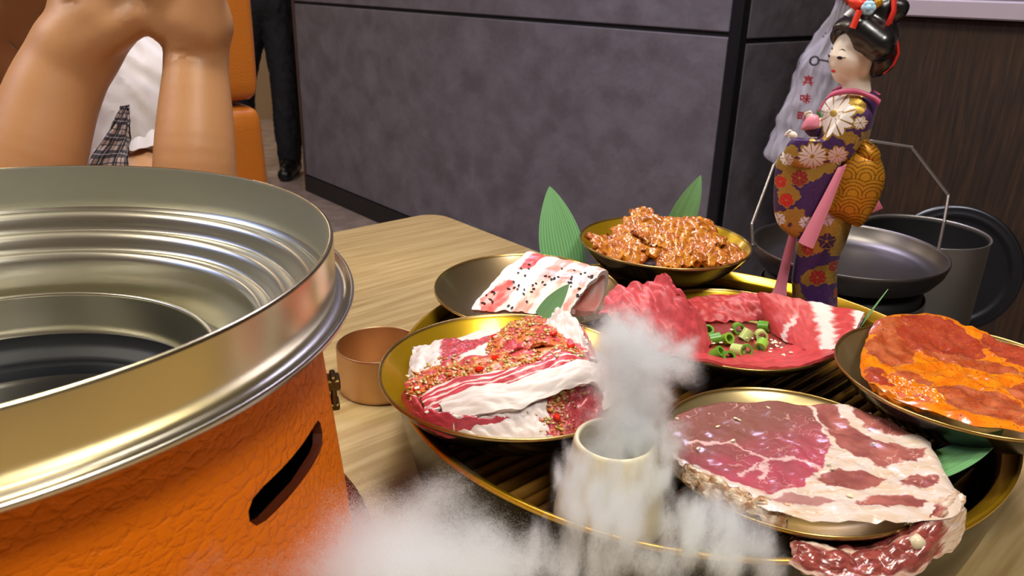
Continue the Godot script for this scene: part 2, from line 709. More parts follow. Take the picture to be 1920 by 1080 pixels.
func slab_rounded(g: Geo, s0: float, s1: float, n0: float, n1: float, y0: float, y1: float, r: float) -> void:
	var ring: Array = []
	for q in [[s1 - r, n1 - r, 0], [s0 + r, n1 - r, 1], [s0 + r, n0 + r, 2], [s1 - r, n0 + r, 3]]:
		for k in 9:
			var a: float = (q[2] + k / 8.0) * PI / 2
			ring.append([Vector2(q[0], q[1]) , Vector2(cos(a), sin(a))])
	var m := ring.size()
	var b := 0.003
	var levels := [[y0, r - b], [y0 + b, r], [y1 - b, r], [y1 - b * 0.3, r - b * 0.3], [y1, r - b]]
	for i in m:
		var p: Array = ring[i]
		var q: Array = ring[(i + 1) % m]
		for k in levels.size() - 1:
			var pts: Array = []
			for e in [[p, k], [q, k], [q, k + 1], [p, k + 1]]:
				var c: Vector2 = e[0][0] + e[0][1] * levels[e[1]][1]
				pts.append(room_point(c.x, c.y, levels[e[1]][0]))
			var mid: Vector2 = (p[1] + q[1]).normalized()
			var tilt: float = [-1.0, 0.0, 0.6, 2.0][k]
			g.flat(pts, (ALONG * mid.x + ACROSS * mid.y + Vector3.UP * tilt).normalized(), [Vector2(p[0].y + p[1].y * r, 0), Vector2(q[0].y + q[1].y * r, 0), Vector2(q[0].y + q[1].y * r, 0.02), Vector2(p[0].y + p[1].y * r, 0.02)])
	for e in [[y1, Vector3.UP], [y0, Vector3.DOWN]]:
		var pts: Array = []
		var ts: Array = []
		for p in ring:
			var c: Vector2 = p[0] + p[1] * (r - b)
			pts.append(room_point(c.x, c.y, e[0]))
			ts.append(Vector2(c.y, c.x))
		g.flat(pts, e[1], ts)

func build_furniture() -> void:
	var oak := wood_material(hexc("bba475"), hexc("987c4d"), 0, 0.55, 0.42)
	var t := thing("dining_table", "light oak dining table with rounded corners under the cooker and the tray", "table", room_point(-0.3, 0.05, 0))
	var g := Geo.new()
	slab_rounded(g, -0.932, 0.25, -0.55, 0.655, TABLE_Y - 0.03, TABLE_Y, 0.035)
	obj("tabletop", g.mesh(), oak, t, -t.position)
	var steel := mat(hexc("18181a"), 0.4, 0.6)
	g = Geo.new()
	g.lathe([Vector2(0.0, 0.04), Vector2(0.05, 0.04), Vector2(0.05, 0.04), Vector2(0.04, 0.08), Vector2(0.04, 0.7), Vector2(0.04, 0.7), Vector2(0.15, 0.72)], 32)
	obj("column", g.mesh(), steel, t)
	g = Geo.new()
	g.lathe([Vector2(0, 0.04), Vector2(0.2, 0.03), Vector2(0.3, 0.015), Vector2(0.3, 0.015), Vector2(0.3, 0.0), Vector2(0.3, 0.0), Vector2(0.0, 0.0)], 48)
	obj("base", g.mesh(), steel, t)
	# orange booth behind the seated person
	var lea := mat(hexc("c4701f"), 0.42)
	lea.heightmap_enabled = true
	lea.heightmap_texture = noise_tex(41, 0.09, 3, 256)
	lea.heightmap_scale = 0.05
	lea.uv1_triplanar = true
	lea.uv1_scale = Vector3(9, 9, 9)
	var b := thing("booth_seat", "orange leather booth seat behind the person in white", "seat", room_point(-1.5, 0.0, 0))
	for q in [["backrest", 0.845, 1.2], ["backrest", 0.46, 0.835]]:
		g = Geo.new()
		cushion(g, Vector3(-0.10, (q[1] + q[2]) * 0.5, 0), Vector3(0.09, (q[2] - q[1]) * 0.5, 0.645), 0.028)
		var o := obj(q[0], g.mesh(), lea, b)
		o.basis = room_basis()
	g = Geo.new()
	cushion(g, Vector3(0.22, 0.38, 0), Vector3(0.28, 0.07, 0.68), 0.03)
	obj("seat", g.mesh(), lea, b).basis = room_basis()
	g = Geo.new()
	g.box(Vector3(0.17, 0.15, 0), Vector3(0.5, 0.3, 1.3), 0.005)
	g.box(Vector3(-0.21, 0.6, 0), Vector3(0.03, 1.2, 1.34), 0.005)
	obj("plinth", g.mesh(), mat(hexc("2b1a12"), 0.5), b).basis = room_basis()
	# the counter on the right
	var bw := wood_material(hexc("432c18"), hexc("1f130a"), 0, 0.5, 0.6)
	var c := thing("counter", "brown wooden counter with a pale pinkish top at the upper right", "counter", room_point(0.1, 2.1, 0))
	g = Geo.new()
	g.box(room_point(0.3, 1.735, 0.54), Vector3(2.24, 0.98, 0.02), 0.002, room_basis())
	for k in g.uv.size():      # the grain runs upright
		g.uv[k] = Vector2(g.v[k].y, g.v[k].dot(ALONG))
	obj("panel", g.mesh(), bw, c, -c.position)
	g = Geo.new()
	room_box(g, -0.82, 1.42, 0.0, 1.03, 1.746, 2.4, 0.002)
	obj("carcass", g.mesh(), mat(hexc("24170f"), 0.7), c, -c.position)
	g = Geo.new()
	room_box(g, -0.84, 1.44, 1.032, 1.066, 1.70, 2.42, 0.003)
	obj("countertop", g.mesh(), mat(hexc("b5a7b2"), 0.35), c, -c.position)
	# low dark stand for the pails
	var st := thing("low_stand", "low black stand under the steel pails at the right", "stand", room_point(-0.37, 1.0, 0))
	var dk := mat(hexc("0c0b0c"), 0.55)
	g = Geo.new()
	g.box(Vector3(0, 0.535, 0), Vector3(0.95, 0.03, 0.56), 0.004)
	obj("top", g.mesh(), dk, st).basis = room_basis()
	for q in [[-0.45, -0.25], [0.45, -0.25], [-0.45, 0.25], [0.45, 0.25]]:
		g = Geo.new()
		g.box(room_basis() * Vector3(q[0], 0.26, q[1]), Vector3(0.04, 0.52, 0.04), 0.003, room_basis())
		obj("leg", g.mesh(), dk, st)

# a soft block: rounded box with bulging faces
func cushion(g: Geo, at: Vector3, h: Vector3, r: float) -> void:
	for ax in 3:
		for s in [-1.0, 1.0]:
			var p1 := (ax + 1) % 3
			var p2 := (ax + 2) % 3
			g.grid(14, 14, func(u, v):
				var q := Vector3.ZERO
				q[ax] = s
				q[p1] = sin((u - 0.5) * PI)
				q[p2] = sin((v - 0.5) * PI)
				var p := q * h
				var core := p.clamp(-(h - Vector3.ONE * r), h - Vector3.ONE * r)
				var d := p - core
				if d.length() > 1e-6:
					d = d.normalized() * r
				var bulge := 0.12 * r * (1.0 - q[p1] * q[p1]) * (1.0 - q[p2] * q[p2])
				d[ax] += s * bulge * 3.0
				return at + core + d, false, s < 0.0)

func blue_lights() -> void:
	# four small blue lamps in a bar on the left, seen only in the steel
	var t := thing("blue_light_bar", "bar of small blue lamps hung high at the left of the room", "lamp", Vector3(-2.6, 2.42, -0.5))
	var g := Geo.new()
	g.box(Vector3(0, 0.05, 0), Vector3(0.14, 0.04, 1.5), 0.004)
	obj("housing", g.mesh(), mat(hexc("1a1a1c"), 0.5), t)
	var gl := mat(Color(0.25, 0.55, 1.0), 0.5)
	gl.emission_enabled = true
	gl.emission = Color(0.25, 0.55, 1.0)
	gl.emission_energy_multiplier = 6.0
	for k in 4:
		var z := -0.6 + 0.4 * k
		g = Geo.new()
		g.box(Vector3(0, 0.025, z), Vector3(0.12, 0.01, 0.12), 0.001)
		obj("lamp_face", g.mesh(), gl, t)
		var l := AreaLight3D.new()
		l.name = "light"
		l.area_size = Vector2(0.12, 0.12)
		l.light_color = Color(0.25, 0.55, 1.0)
		l.light_energy = 0.35
		l.area_range = 14.0
		l.area_attenuation = 2.0
		l.shadow_enabled = true
		l.rotation = Vector3(-PI / 2, 0, 0)
		l.position = Vector3(0, 0.018, z)
		t.add_child(l, true)

# ------------------------------------------------------------------ the cooker
const STOVE := Vector3(-0.24, TABLE_Y, -0.305)

func body_radius(y: float) -> float:      # y above the table
	return lerpf(0.1655, 0.151, clampf(y / 0.165, 0.0, 1.15))

func build_stove() -> void:
	var t := thing("tabletop_cooker", "large round steel grill cooker wrapped in orange crackled leather", "cooker", STOVE)
	var steel := mat(hexc("cfc4a0"), 0.24, 1.0)
	var satin := mat(hexc("bdbcad"), 0.48, 1.0)
	var inner := mat(hexc("d3cfbd"), 0.30, 1.0)
	var g := Geo.new()
	# rim wall, groove and three steps going down to the well
	var prof := [
		Vector2(0.1588, 0.190), Vector2(0.1588, 0.190), Vector2(0.1585, 0.214), Vector2(0.1590, 0.2152), Vector2(0.1598, 0.2156), Vector2(0.1606, 0.2150), Vector2(0.1608, 0.214), Vector2(0.1608, 0.1890)]
	g.lathe(prof.slice(0, 4), 160, Vector3.ZERO, true)
	obj("rim_inside", g.mesh(), satin, t)
	g = Geo.new()
	g.lathe(prof.slice(3), 160, Vector3.ZERO, true)
	obj("rim", g.mesh(), steel, t)
	# rolled flange under the rim
	g = Geo.new()
	g.lathe([Vector2(0.1600, 0.1898), Vector2(0.1616, 0.1884), Vector2(0.1640, 0.1880), Vector2(0.1660, 0.1888), Vector2(0.1674, 0.1902), Vector2(0.1686, 0.1904), Vector2(0.1690, 0.1892), Vector2(0.1684, 0.1876), Vector2(0.166, 0.1862), Vector2(0.158, 0.1852), Vector2(0.149, 0.1855)], 160, Vector3.ZERO, false)
	obj("flange", g.mesh(), mat(hexc("c2bcb2"), 0.28, 1.0), t)
	g = Geo.new()
	var steps := [Vector2(0.1588, 0.190)]
	steps += [Vector2(0.1575, 0.1875), Vector2(0.156, 0.1870), Vector2(0.1545, 0.1885), Vector2(0.152, 0.1895), Vector2(0.149, 0.189), Vector2(0.1468, 0.1865), Vector2(0.1458, 0.1825), Vector2(0.1448, 0.1795), Vector2(0.143, 0.1785), Vector2(0.1415, 0.1795), Vector2(0.139, 0.1805), Vector2(0.136, 0.1798), Vector2(0.1338, 0.1772), Vector2(0.1328, 0.1735), Vector2(0.1318, 0.1712), Vector2(0.130, 0.1705), Vector2(0.1285, 0.1713), Vector2(0.126, 0.172), Vector2(0.1235, 0.171), Vector2(0.1215, 0.1675), Vector2(0.120, 0.160), Vector2(0.1188, 0.149), Vector2(0.1175, 0.141), Vector2(0.1145, 0.1365), Vector2(0.1095, 0.135), Vector2(0.1035, 0.135)]
	g.lathe(steps, 160, Vector3.ZERO, true)
	obj("stepped_bowl", g.mesh(), inner, t)
	g = Geo.new()
	g.lathe([Vector2(0.1035, 0.132), Vector2(0.1035, 0.1535), Vector2(0.1033, 0.1548), Vector2(0.1022, 0.1555), Vector2(0.1010, 0.1550), Vector2(0.1006, 0.1535), Vector2(0.1000, 0.137), Vector2(0.0985, 0.1325), Vector2(0.097, 0.131)], 128, Vector3.ZERO, false)
	obj("inner_ring", g.mesh(), mat(hexc("cfcab4"), 0.28, 1.0), t)
	g = Geo.new()
	g.lathe([Vector2(0.0985, 0.1318), Vector2(0.097, 0.1318), Vector2(0.097, 0.1318), Vector2(0.0965, 0.126), Vector2(0.094, 0.1235), Vector2(0.0895, 0.1215), Vector2(0.0885, 0.1190), Vector2(0.0885, 0.117)], 128, Vector3.ZERO, true)
	obj("gasket", g.mesh(), mat(hexc("1a1b1d"), 0.55), t)
	g = Geo.new()
	g.lathe([Vector2(0.0, 0.1178), Vector2(0.05, 0.1180), Vector2(0.084, 0.1182), Vector2(0.0875, 0.1190), Vector2(0.0885, 0.1175)], 96, Vector3.ZERO, true)
	var gl := mat(hexc("121418"), 0.06)
	gl.clearcoat_enabled = true
	gl.clearcoat = 1.0
	gl.clearcoat_roughness = 0.04
	obj("glass_plate", g.mesh(), gl, t)
	# leather body with a grip slot cut through
	var lea := mat(hexc("f27a04"), 0.5)
	lea.metallic_specular = 0.3
	var ht := noise_tex(52, 0.05, 1, 512, 0.0, FastNoiseLite.TYPE_CELLULAR)
	var hn: FastNoiseLite = ht.noise
	hn.cellular_return_type = FastNoiseLite.RETURN_DISTANCE2_SUB
	hn.fractal_type = FastNoiseLite.FRACTAL_NONE
	hn.domain_warp_enabled = true
	hn.domain_warp_amplitude = 22.0
	hn.domain_warp_frequency = 0.03
	var ramp := Gradient.new()
	ramp.offsets = PackedFloat32Array([0.0, 0.10, 0.22, 0.5, 1.0])
	ramp.colors = PackedColorArray([Color(0.0, 0.0, 0.0), Color(0.55, 0.55, 0.55), Color(0.85, 0.85, 0.85), Color(0.95, 0.95, 0.95), Color(1, 1, 1)])
	ht.color_ramp = ramp
	lea.heightmap_enabled = true
	lea.heightmap_texture = ht
	lea.heightmap_scale = 0.09
	lea.uv1_triplanar = true
	lea.uv1_scale = Vector3(6.5, 6.5, 6.5)
	var slot := slot_outline()
	g = Geo.new()
	wrap_with_hole(g, slot, 0.0)
	obj("leather_body", g.mesh(), lea, t)
	var cut := Geo.new()
	for i in slot.size():
		var a: Vector2 = slot[i]
		var b: Vector2 = slot[(i + 1) % slot.size()]
		var d := (b - a).normalized()
		var inward := Vector2(d.y, -d.x)
		var c0 := (a + b) * 0.5
		if not Geometry2D.is_point_in_polygon(c0 + inward * 0.002, slot):
			inward = -inward
		var q := [body_point(a, 0.0), body_point(b, 0.0), body_point(b, -0.0045), body_point(a, -0.0045)]
		var nn := (body_point(c0 + inward * 0.002, 0.0) - body_point(c0, 0.0)).normalized()
		cut.flat(q, nn)
	obj("slot_lining", cut.mesh(), mat(hexc("5a2206"), 0.5), t)
	g = Geo.new()
	g.lathe([Vector2(0.131, 0.005), Vector2(0.131, 0.16)], 96)
	obj("inner_shell", g.mesh(), mat(hexc("15151b"), 0.45, 0.3), t)
	# copper foot ring
	g = Geo.new()
	g.lathe([Vector2(0.166, 0.034), Vector2(0.170, 0.036), Vector2(0.1735, 0.034), Vector2(0.1745, 0.028), Vector2(0.1745, 0.006), Vector2(0.173, 0.001), Vector2(0.169, 0.0), Vector2(0.10, 0.0)], 128)
	obj("foot_ring", g.mesh(), mat(hexc("8e3a18"), 0.22, 0.85), t)
	# latch on the right side
	var ang := deg_to_rad(17.0)
	g = Geo.new()
	var r := body_radius(0.128)
	for q in [[0.128, 0.019, 0.003], [0.1325, 0.006, 0.007], [0.120, 0.004, 0.005]]:
		g.box(Vector3(cos(ang) * (r + 0.002), q[0], -sin(ang) * (r + 0.002)), Vector3(q[2], q[1], 0.010), 0.0008, Basis(Vector3.UP, ang))
	obj("latch", g.mesh(), mat(hexc("5f4a26"), 0.35, 1.0), t)

# unrolled coordinates: x is the angle seen from above times 0.16, y the height
func body_point(p: Vector2, out: float) -> Vector3:
	var a := p.x / 0.16
	var r := body_radius(p.y) + out
	return Vector3(cos(a) * r, p.y, -sin(a) * r)

func slot_outline() -> PackedVector2Array:
	return PackedVector2Array(SLOT)

func wrap_with_hole(g: Geo, slot: PackedVector2Array, out: float) -> void:
	var nu := 120
	var nv := 12
	var box := Rect2(slot[0], Vector2.ZERO)
	for p in slot:
		box = box.expand(p)
	for i in nu:
		for j in nv:
			var x0 := TAU * 0.16 * (float(i) / nu - 0.5)
			var x1 := TAU * 0.16 * (float(i + 1) / nu - 0.5)
			var y0 := 0.002 + 0.185 * j / nv
			var y1 := 0.002 + 0.185 * (j + 1) / nv
			var cellp := PackedVector2Array([Vector2(x0, y0), Vector2(x1, y0), Vector2(x1, y1), Vector2(x0, y1)])
			var polys: Array = [cellp]
			if Rect2(x0, y0, x1 - x0, y1 - y0).intersects(box):
				polys = Geometry2D.clip_polygons(cellp, slot)
			for poly in polys:
				var tr := Geometry2D.triangulate_polygon(poly)
				var first := g.v.size()
				for p in poly:
					var a: float = p.x / 0.16
					g.vert(body_point(p, out), Vector3(cos(a), 0.09, -sin(a)).normalized(), p)
				for k in range(0, tr.size(), 3):
					g.tri_i(first + tr[k], first + tr[k + 1], first + tr[k + 2])

const SLOT := [Vector2(-0.0075, 0.1388), Vector2(-0.001, 0.1382), Vector2(0.0022, 0.135), Vector2(0.0024, 0.129), Vector2(-0.0005, 0.1252), Vector2(-0.006, 0.1243), Vector2(-0.03, 0.1242), Vector2(-0.057, 0.1242), Vector2(-0.0628, 0.1255), Vector2(-0.0658, 0.1295), Vector2(-0.0655, 0.134), Vector2(-0.062, 0.1375), Vector2(-0.055, 0.1388), Vector2(-0.03, 0.1388)]
const TRAY := Vector3(0.132, TABLE_Y, -0.52)

func gold_lacquer(c: Color, rough := 0.3, metal := 0.75) -> StandardMaterial3D:
	var m := mat(c, rough, metal)
	m.clearcoat_enabled = true
	m.clearcoat = 0.5
	m.clearcoat_roughness = 0.12
	return m

func black_lacquer() -> StandardMaterial3D:
	var m := mat(hexc("0d0b0a"), 0.24)
	m.clearcoat_enabled = true
	m.clearcoat = 0.2
	m.metallic_specular = 0.4
	m.clearcoat_roughness = 0.1
	return m

func build_tray() -> void:
	var t := thing("round_tray", "large round black lacquer tray with a gold rim carrying all the meat plates", "tray", TRAY)
	var black := black_lacquer()
	var gold := gold_lacquer(hexc("c99b1c"), 0.3, 0.8)
	var g := Geo.new()
	g.lathe([Vector2(0.0, 0.0), Vector2(0.198, 0.0), Vector2(0.202, 0.001), Vector2(0.2045, 0.004), Vector2(0.208, 0.018), Vector2(0.2125, 0.04), Vector2(0.2155, 0.058), Vector2(0.2163, 0.0635)], 160)
	obj("outer_wall", g.mesh(), black, t)
	g = Geo.new()
	g.lathe([Vector2(0.2163, 0.0635), Vector2(0.2161, 0.0652), Vector2(0.2148, 0.066), Vector2(0.2135, 0.0655), Vector2(0.207, 0.0605), Vector2(0.2055, 0.058), Vector2(0.2045, 0.053)], 160)
	obj("gold_rim", g.mesh(), gold, t)
	g = Geo.new()
	g.lathe([Vector2(0.2045, 0.053), Vector2(0.2015, 0.034), Vector2(0.198, 0.028), Vector2(0.19, 0.026), Vector2(0.0, 0.026)], 128)
	obj("inner_well", g.mesh(), black, t)
	# bamboo mat of separate slats
	var bm := thing("bamboo_mat", "bamboo slat mat lying in the black tray beneath the plates", "mat", TRAY + Vector3(0, 0.042, 0))
	var tones: Array = []
	for c in ["6f4a17", "614012", "7d571f"]:
		var m := mat(hexc(c), 0.3)
		tones.append(m)
	var shapes: Array = []
	var n := 37
	for k in n:
		var off := (k - (n - 1) * 0.5) * 0.0103
		var half := sqrt(maxf(0.0, 0.194 * 0.194 - off * off))
		if half < 0.02:
			continue
		var q := Geo.new()
		q.grid(6, 1, func(u, v):
			var a: float = PI * u
			return Vector3((v - 0.5) * 2.0 * half, 0.0048 * sin(a) - 0.001, 0.0029 * cos(a)), false, true)
		q.box(Vector3(0, -0.0015, 0), Vector3(half * 2.0, 0.003, 0.0056), 0.0004)
		var o := obj("slat", q.mesh(), tones[k % 3], bm, ALONG.normalized() * off)
		o.basis = Basis(ACROSS.normalized(), Vector3.UP, ALONG.normalized())
	for e in [-0.1, 0.1]:
		var q := Geo.new()
		q.box(Vector3(0, -0.010, 0), Vector3(0.006, 0.014, 0.3), 0.001, Basis(ACROSS.normalized(), Vector3.UP, ALONG.normalized()))
		obj("rail", q.mesh(), tones[1], bm, ACROSS.normalized() * e)

# a shallow lacquer bowl: its origin is the middle of the rim plane
func plate(label: String, at: Vector3, r: float, depth: float, tilt: Vector3, inside: Material, group := "round meat plates on the tray") -> Node3D:
	var t := thing("meat_plate", label, "plate", at, group)
	t.rotation = tilt
	var g := Geo.new()
	var o: Array = [Vector2(0.0, -depth + 0.002), Vector2(r * 0.36, -depth + 0.002), Vector2(r * 0.38, -depth), Vector2(r * 0.42, -depth), Vector2(r * 0.44, -depth + 0.003)]
	for k in 9:
		var q := k / 8.0
		o.append(Vector2(lerpf(r * 0.44, r * 0.995, q), -depth + 0.004 + (depth - 0.006) * pow(q, 1.9)))
	o.append(Vector2(r, -0.001))
	g.lathe(o, 96)
	obj("black_outside", g.mesh(), black_lacquer(), t)
	g = Geo.new()
	g.lathe([Vector2(r, -0.001), Vector2(r * 1.001, 0.0), Vector2(r * 0.997, 0.0009), Vector2(r * 0.985, 0.0008), Vector2(r * 0.975, -0.0006)], 96)
	obj("rim", g.mesh(), gold_lacquer(hexc("a8884a"), 0.26, 0.9), t)
	g = Geo.new()
	var p: Array = [Vector2(r * 0.975, -0.0006)]
	for k in 9:
		var q := 1.0 - k / 8.0
		p.append(Vector2(lerpf(r * 0.45, r * 0.965, q), -depth + 0.007 + (depth - 0.009) * pow(q, 1.9)))
	p.append(Vector2(0.0, -depth + 0.006))
	g.lathe(p, 96)
	obj("gold_inside", g.mesh(), inside, t)
	return t

# ------------------------------------------------------------------ meat
func spline(p: Array, t: float):
	var m := p.size() - 1
	var x := clampf(t, 0.0, 1.0) * m
	var i := mini(int(x), m - 1)
	var f := x - i
	var a = p[maxi(i - 1, 0)]
	var b = p[i]
	var c = p[i + 1]
	var d = p[mini(i + 2, m)]
	return b.cubic_interpolate(c, a, d, f)

# a slice hung between a back edge and a front edge (world points), mesh relative to its own origin
func slice(called: String, label: String, group: String, back: Array, front: Array, m: Material, bulge := 0.004, ripple := 0.0015, thick := 0.0022, uvs := Vector2.ONE, sd := 1, nu := 56, nv := 22, ragged := 0.06) -> MeshInstance3D:
	var o := Vector3.ZERO
	for p in back + front:
		o += p
	o /= back.size() + front.size()
	var nz := noise(100 + sd, 1.0, 2)
	var g := Geo.new()
	g.sheet(nu, nv, func(u, v):
		var uu: float = lerpf(0.0, 1.0, u)
		var vv: float = lerpf(0.0 - ragged * nz.get_noise_2d(u * 5.0, 7.3) - ragged * 0.25 * nz.get_noise_2d(u * 15.0, 1.3), 1.0 + ragged * nz.get_noise_2d(u * 5.0, 3.1) + ragged * 0.25 * nz.get_noise_2d(u * 13.0, 9.3), v)
		uu += ragged * 0.4 * nz.get_noise_2d(v * 6.0 + 20.0, 2.0) * (absf(u - 0.5) * 2.0)
		var b: Vector3 = spline(back, uu)
		var f: Vector3 = spline(front, uu)
		var p: Vector3 = b.lerp(f, vv)
		p.y += bulge * sin(PI * clampf(v, 0, 1)) + ripple * nz.get_noise_2d(u * 6.0, v * 3.0) + ripple * 0.22 * nz.get_noise_2d(u * 11.0 + 5.0, v * 6.0)
		return p - o, thick, null, uvs)
	var r := obj(called, g.mesh(), m, null, o)
	tag(r, label, "meat", group)
	return r

# a slice that lies flat: outline in its own plane, height from a function
func flat_slice(called: String, label: String, group: String, at: Vector3, outline: Array, height: Callable, m: Material, thick := 0.004, scale := 0.16, na := 72, nr := 20) -> MeshInstance3D:
	var ring: Array = outline.duplicate()
	var n := ring.size()
	var g := Geo.new()
	var nz := noise(77, 1.0, 2)
	var f := func(u, v, s):
		var x: float = fmod(u, 1.0) * n
		var i := int(x) % n
		var q: Vector2 = (ring[i] as Vector2).cubic_interpolate(ring[(i + 1) % n], ring[(i + n - 1) % n], ring[(i + 2) % n], x - int(x))
		q *= 1.0 + 0.02 * nz.get_noise_1d(x * 6.0)
		# rounded edge
		var edge := 1.0
		if s != 0.0:
			var e: float = clampf((v - 0.9) / 0.1, 0.0, 1.0)
			edge = sqrt(maxf(0.0, 1.0 - e * e))
		var p = q * v
		return Vector3(p.x, height.call(p, v) + s * edge * thick * 0.5, p.y)
	for s in [1.0, -1.0]:
		var first := g.v.size()
		g.grid(na, nr, func(u, v): return f.call(u, v, s), true, s < 0.0)
		for k in range(first, g.v.size()):
			g.uv[k] = Vector2(g.v[k].x, g.v[k].z) / scale + Vector2(0.5, 0.5)
			if g.n[k].y * s < -0.2:
				g.n[k] = -g.n[k]
	var r := obj(called, g.mesh(), m, null, at)
	tag(r, label, "meat", group)
	return r

func wet(t: Texture2D, rough := 0.3, bump := 0.012, freq := 0.03) -> StandardMaterial3D:
	var m := mat(Color(1, 1, 1), rough)
	m.albedo_texture = t
	m.heightmap_enabled = true
	m.heightmap_texture = noise_tex(61, freq, 4, 256)
	m.heightmap_scale = bump
	m.metallic_specular = 0.5
	m.texture_repeat = true
	return m

const FAT := Color(0.89, 0.85, 0.835)

# bands: [from, to] across the slice where it is fat
func beef_texture(sd: int, bands: Array, lean: Color, marbling := 0.5, size := 384, coat := 0.0) -> ImageTexture:
	var n1 := noise(sd, 1.0, 3)
	var n2 := noise(sd + 1, 1.0, 2)
	var deep := lean.darkened(0.13)
	return paint(size, size, func(u, v):
		var w: float = v + 0.055 * n1.get_noise_2d(u * 4.0, v * 1.5) + 0.02 * n2.get_noise_2d(u * 16.0, v * 6.0)
		var fat := 0.0
		for b in bands:
			fat = maxf(fat, sm(b[0] - 0.02, b[0] + 0.015, w) * (1.0 - sm(b[1] - 0.015, b[1] + 0.02, w)))
		var c: Color = lean.lerp(deep, clampf(0.5 + n1.get_noise_2d(u * 9.0, v * 9.0) * 1.2, 0.0, 1.0))
		var r := absf(n2.get_noise_2d(u * 15.0 + 4.0, v * 13.0))
		var r2 := absf(n1.get_noise_2d(u * 34.0, v * 30.0 + 9.0))
		var patch := clampf(0.5 + 1.6 * n1.get_noise_2d(u * 5.0 + 31.0, v * 5.0), 0.0, 1.0)
		var vein := maxf(1.0 - sm(0.015, 0.07, r), (1.0 - sm(0.02, 0.09, r2)) * 0.65) * marbling * (0.35 + 0.65 * patch)
		c = c.lerp(FAT, vein * 0.85)
		var fc := FAT.lerp(Color(0.95, 0.80, 0.76), clampf(n2.get_noise_2d(u * 7.0, v * 20.0) * 0.7 + 0.1, 0.0, 1.0) * 0.5)
		c = c.lerp(fc, fat)
		if coat > 0.0:      # smeared with chili and garlic
			var k := sm(-0.25, 0.25, n1.get_noise_2d(u * 7.0 + 60.0, v * 5.0) + (coat - 0.5))
			c = c.lerp(Color(0.80, 0.42, 0.16).lerp(Color(0.86, 0.62, 0.34), clampf(0.5 + n2.get_noise_2d(u * 40.0, v * 30.0), 0, 1)), k * 0.8)
		return c)

func in_poly(p: Vector2, poly: PackedVector2Array) -> float:
	# signed distance, inside is negative
	var d := 1e9
	var inside := false
	var n := poly.size()
	var j := n - 1
	for i in n:
		var a := poly[i]
		var b := poly[j]
		var e := b - a
		var w := p - a
		var q := w - e * clampf(w.dot(e) / e.length_squared(), 0.0, 1.0)
		d = minf(d, q.length_squared())
		if (a.y > p.y) != (b.y > p.y) and p.x < (b.x - a.x) * (p.y - a.y) / (b.y - a.y) + a.x:
			inside = not inside
		j = i
	return -sqrt(d) if inside else sqrt(d)

func seed_mesh(l: float, w: float, h: float) -> ArrayMesh:
	var g := Geo.new()
	g.grid(8, 6, func(u, v):
		var a: float = u * TAU
		var b: float = v * PI
		var k := sin(b) * (1.0 - 0.35 * cos(b))
		return Vector3(l * 0.5 * cos(b), h * 0.5 * k * sin(a), w * 0.5 * k * cos(a)), true, false)
	for k in g.n.size():
		if g.n[k].dot(g.v[k]) < 0.0:
			g.n[k] = -g.n[k]
	var ix := g.ix
	g.ix = PackedInt32Array()
	for k in range(0, ix.size(), 3):
		g.tri_i(ix[k], ix[k + 1], ix[k + 2])
	return g.mesh()

var seed_shape: ArrayMesh

func seeds(called: String, label: String, group: String, places: Array, m: Material, up := 0.0006) -> void:
	if seed_shape == null:
		seed_shape = seed_mesh(0.0031, 0.0018, 0.0012)
	var first: MeshInstance3D = null
	for p in places:
		var o: Node3D
		if first == null:
			first = obj(called, seed_shape, m, null)
			tag(first, label, "seed", group)
			o = first
		else:
			o = copy_of(first, called)
		o.position = p + Vector3(0, up, 0)
		o.rotation = Vector3(rng.randf_range(-0.3, 0.3), rng.randf() * TAU, rng.randf_range(-0.3, 0.3))
		o.scale = Vector3.ONE * rng.randf_range(0.85, 1.1)

# drops a point onto a slice: nearest height of its top side
func on_top(o: MeshInstance3D, x: float, z: float) -> Vector3:
	var a := o.mesh.surface_get_arrays(0)
	var v: PackedVector3Array = a[Mesh.ARRAY_VERTEX]
	var best := 1e9
	var y := 0.0
	for p in v:
		var q := o.transform * p
		var d := (q.x - x) * (q.x - x) + (q.z - z) * (q.z - z)
		if d < best - 4e-7 or (d < best + 4e-7 and q.y > y):
			best = minf(d, best)
			y = q.y
	return Vector3(x, y, z)

func build_plates() -> void:
	var bronze := gold_lacquer(hexc("8a7656"), 0.34, 0.85)
	var yellow := gold_lacquer(hexc("c9a11a"), 0.32, 0.7)
	var brass := gold_lacquer(hexc("c2ad7a"), 0.3, 0.85)
	plate_beef(plate("gold-lined black plate of chili beef nearest the copper cup", Vector3(0.002, 0.84, -0.454), 0.0875, 0.040, Vector3.ZERO, yellow))
	plate_belly(plate("bronze-lined plate holding the folded pork belly with black sesame", Vector3(0.0135, 0.835, -0.612), 0.0795, 0.032, Vector3(0.03, 0, 0), bronze))
	plate_chicken(plate("gold-lined black plate of glazed chicken strips at the back", Vector3(0.140, 0.857, -0.684), 0.0785, 0.036, Vector3.ZERO, yellow))
	plate_lean(plate("gold-lined black plate of lean beef with scallions in the middle", Vector3(0.176, 0.8275, -0.561), 0.0785, 0.028, Vector3.ZERO, yellow))
	plate_marinated(plate("black plate of orange marinated pork at the right edge", Vector3(0.293, 0.849, -0.444), 0.0795, 0.034, Vector3.ZERO, brass))
	plate_collar(plate("brass-lined plate of marbled pork collar at the front", Vector3(0.166, 0.824, -0.388), 0.0765, 0.026, Vector3.ZERO, brass))

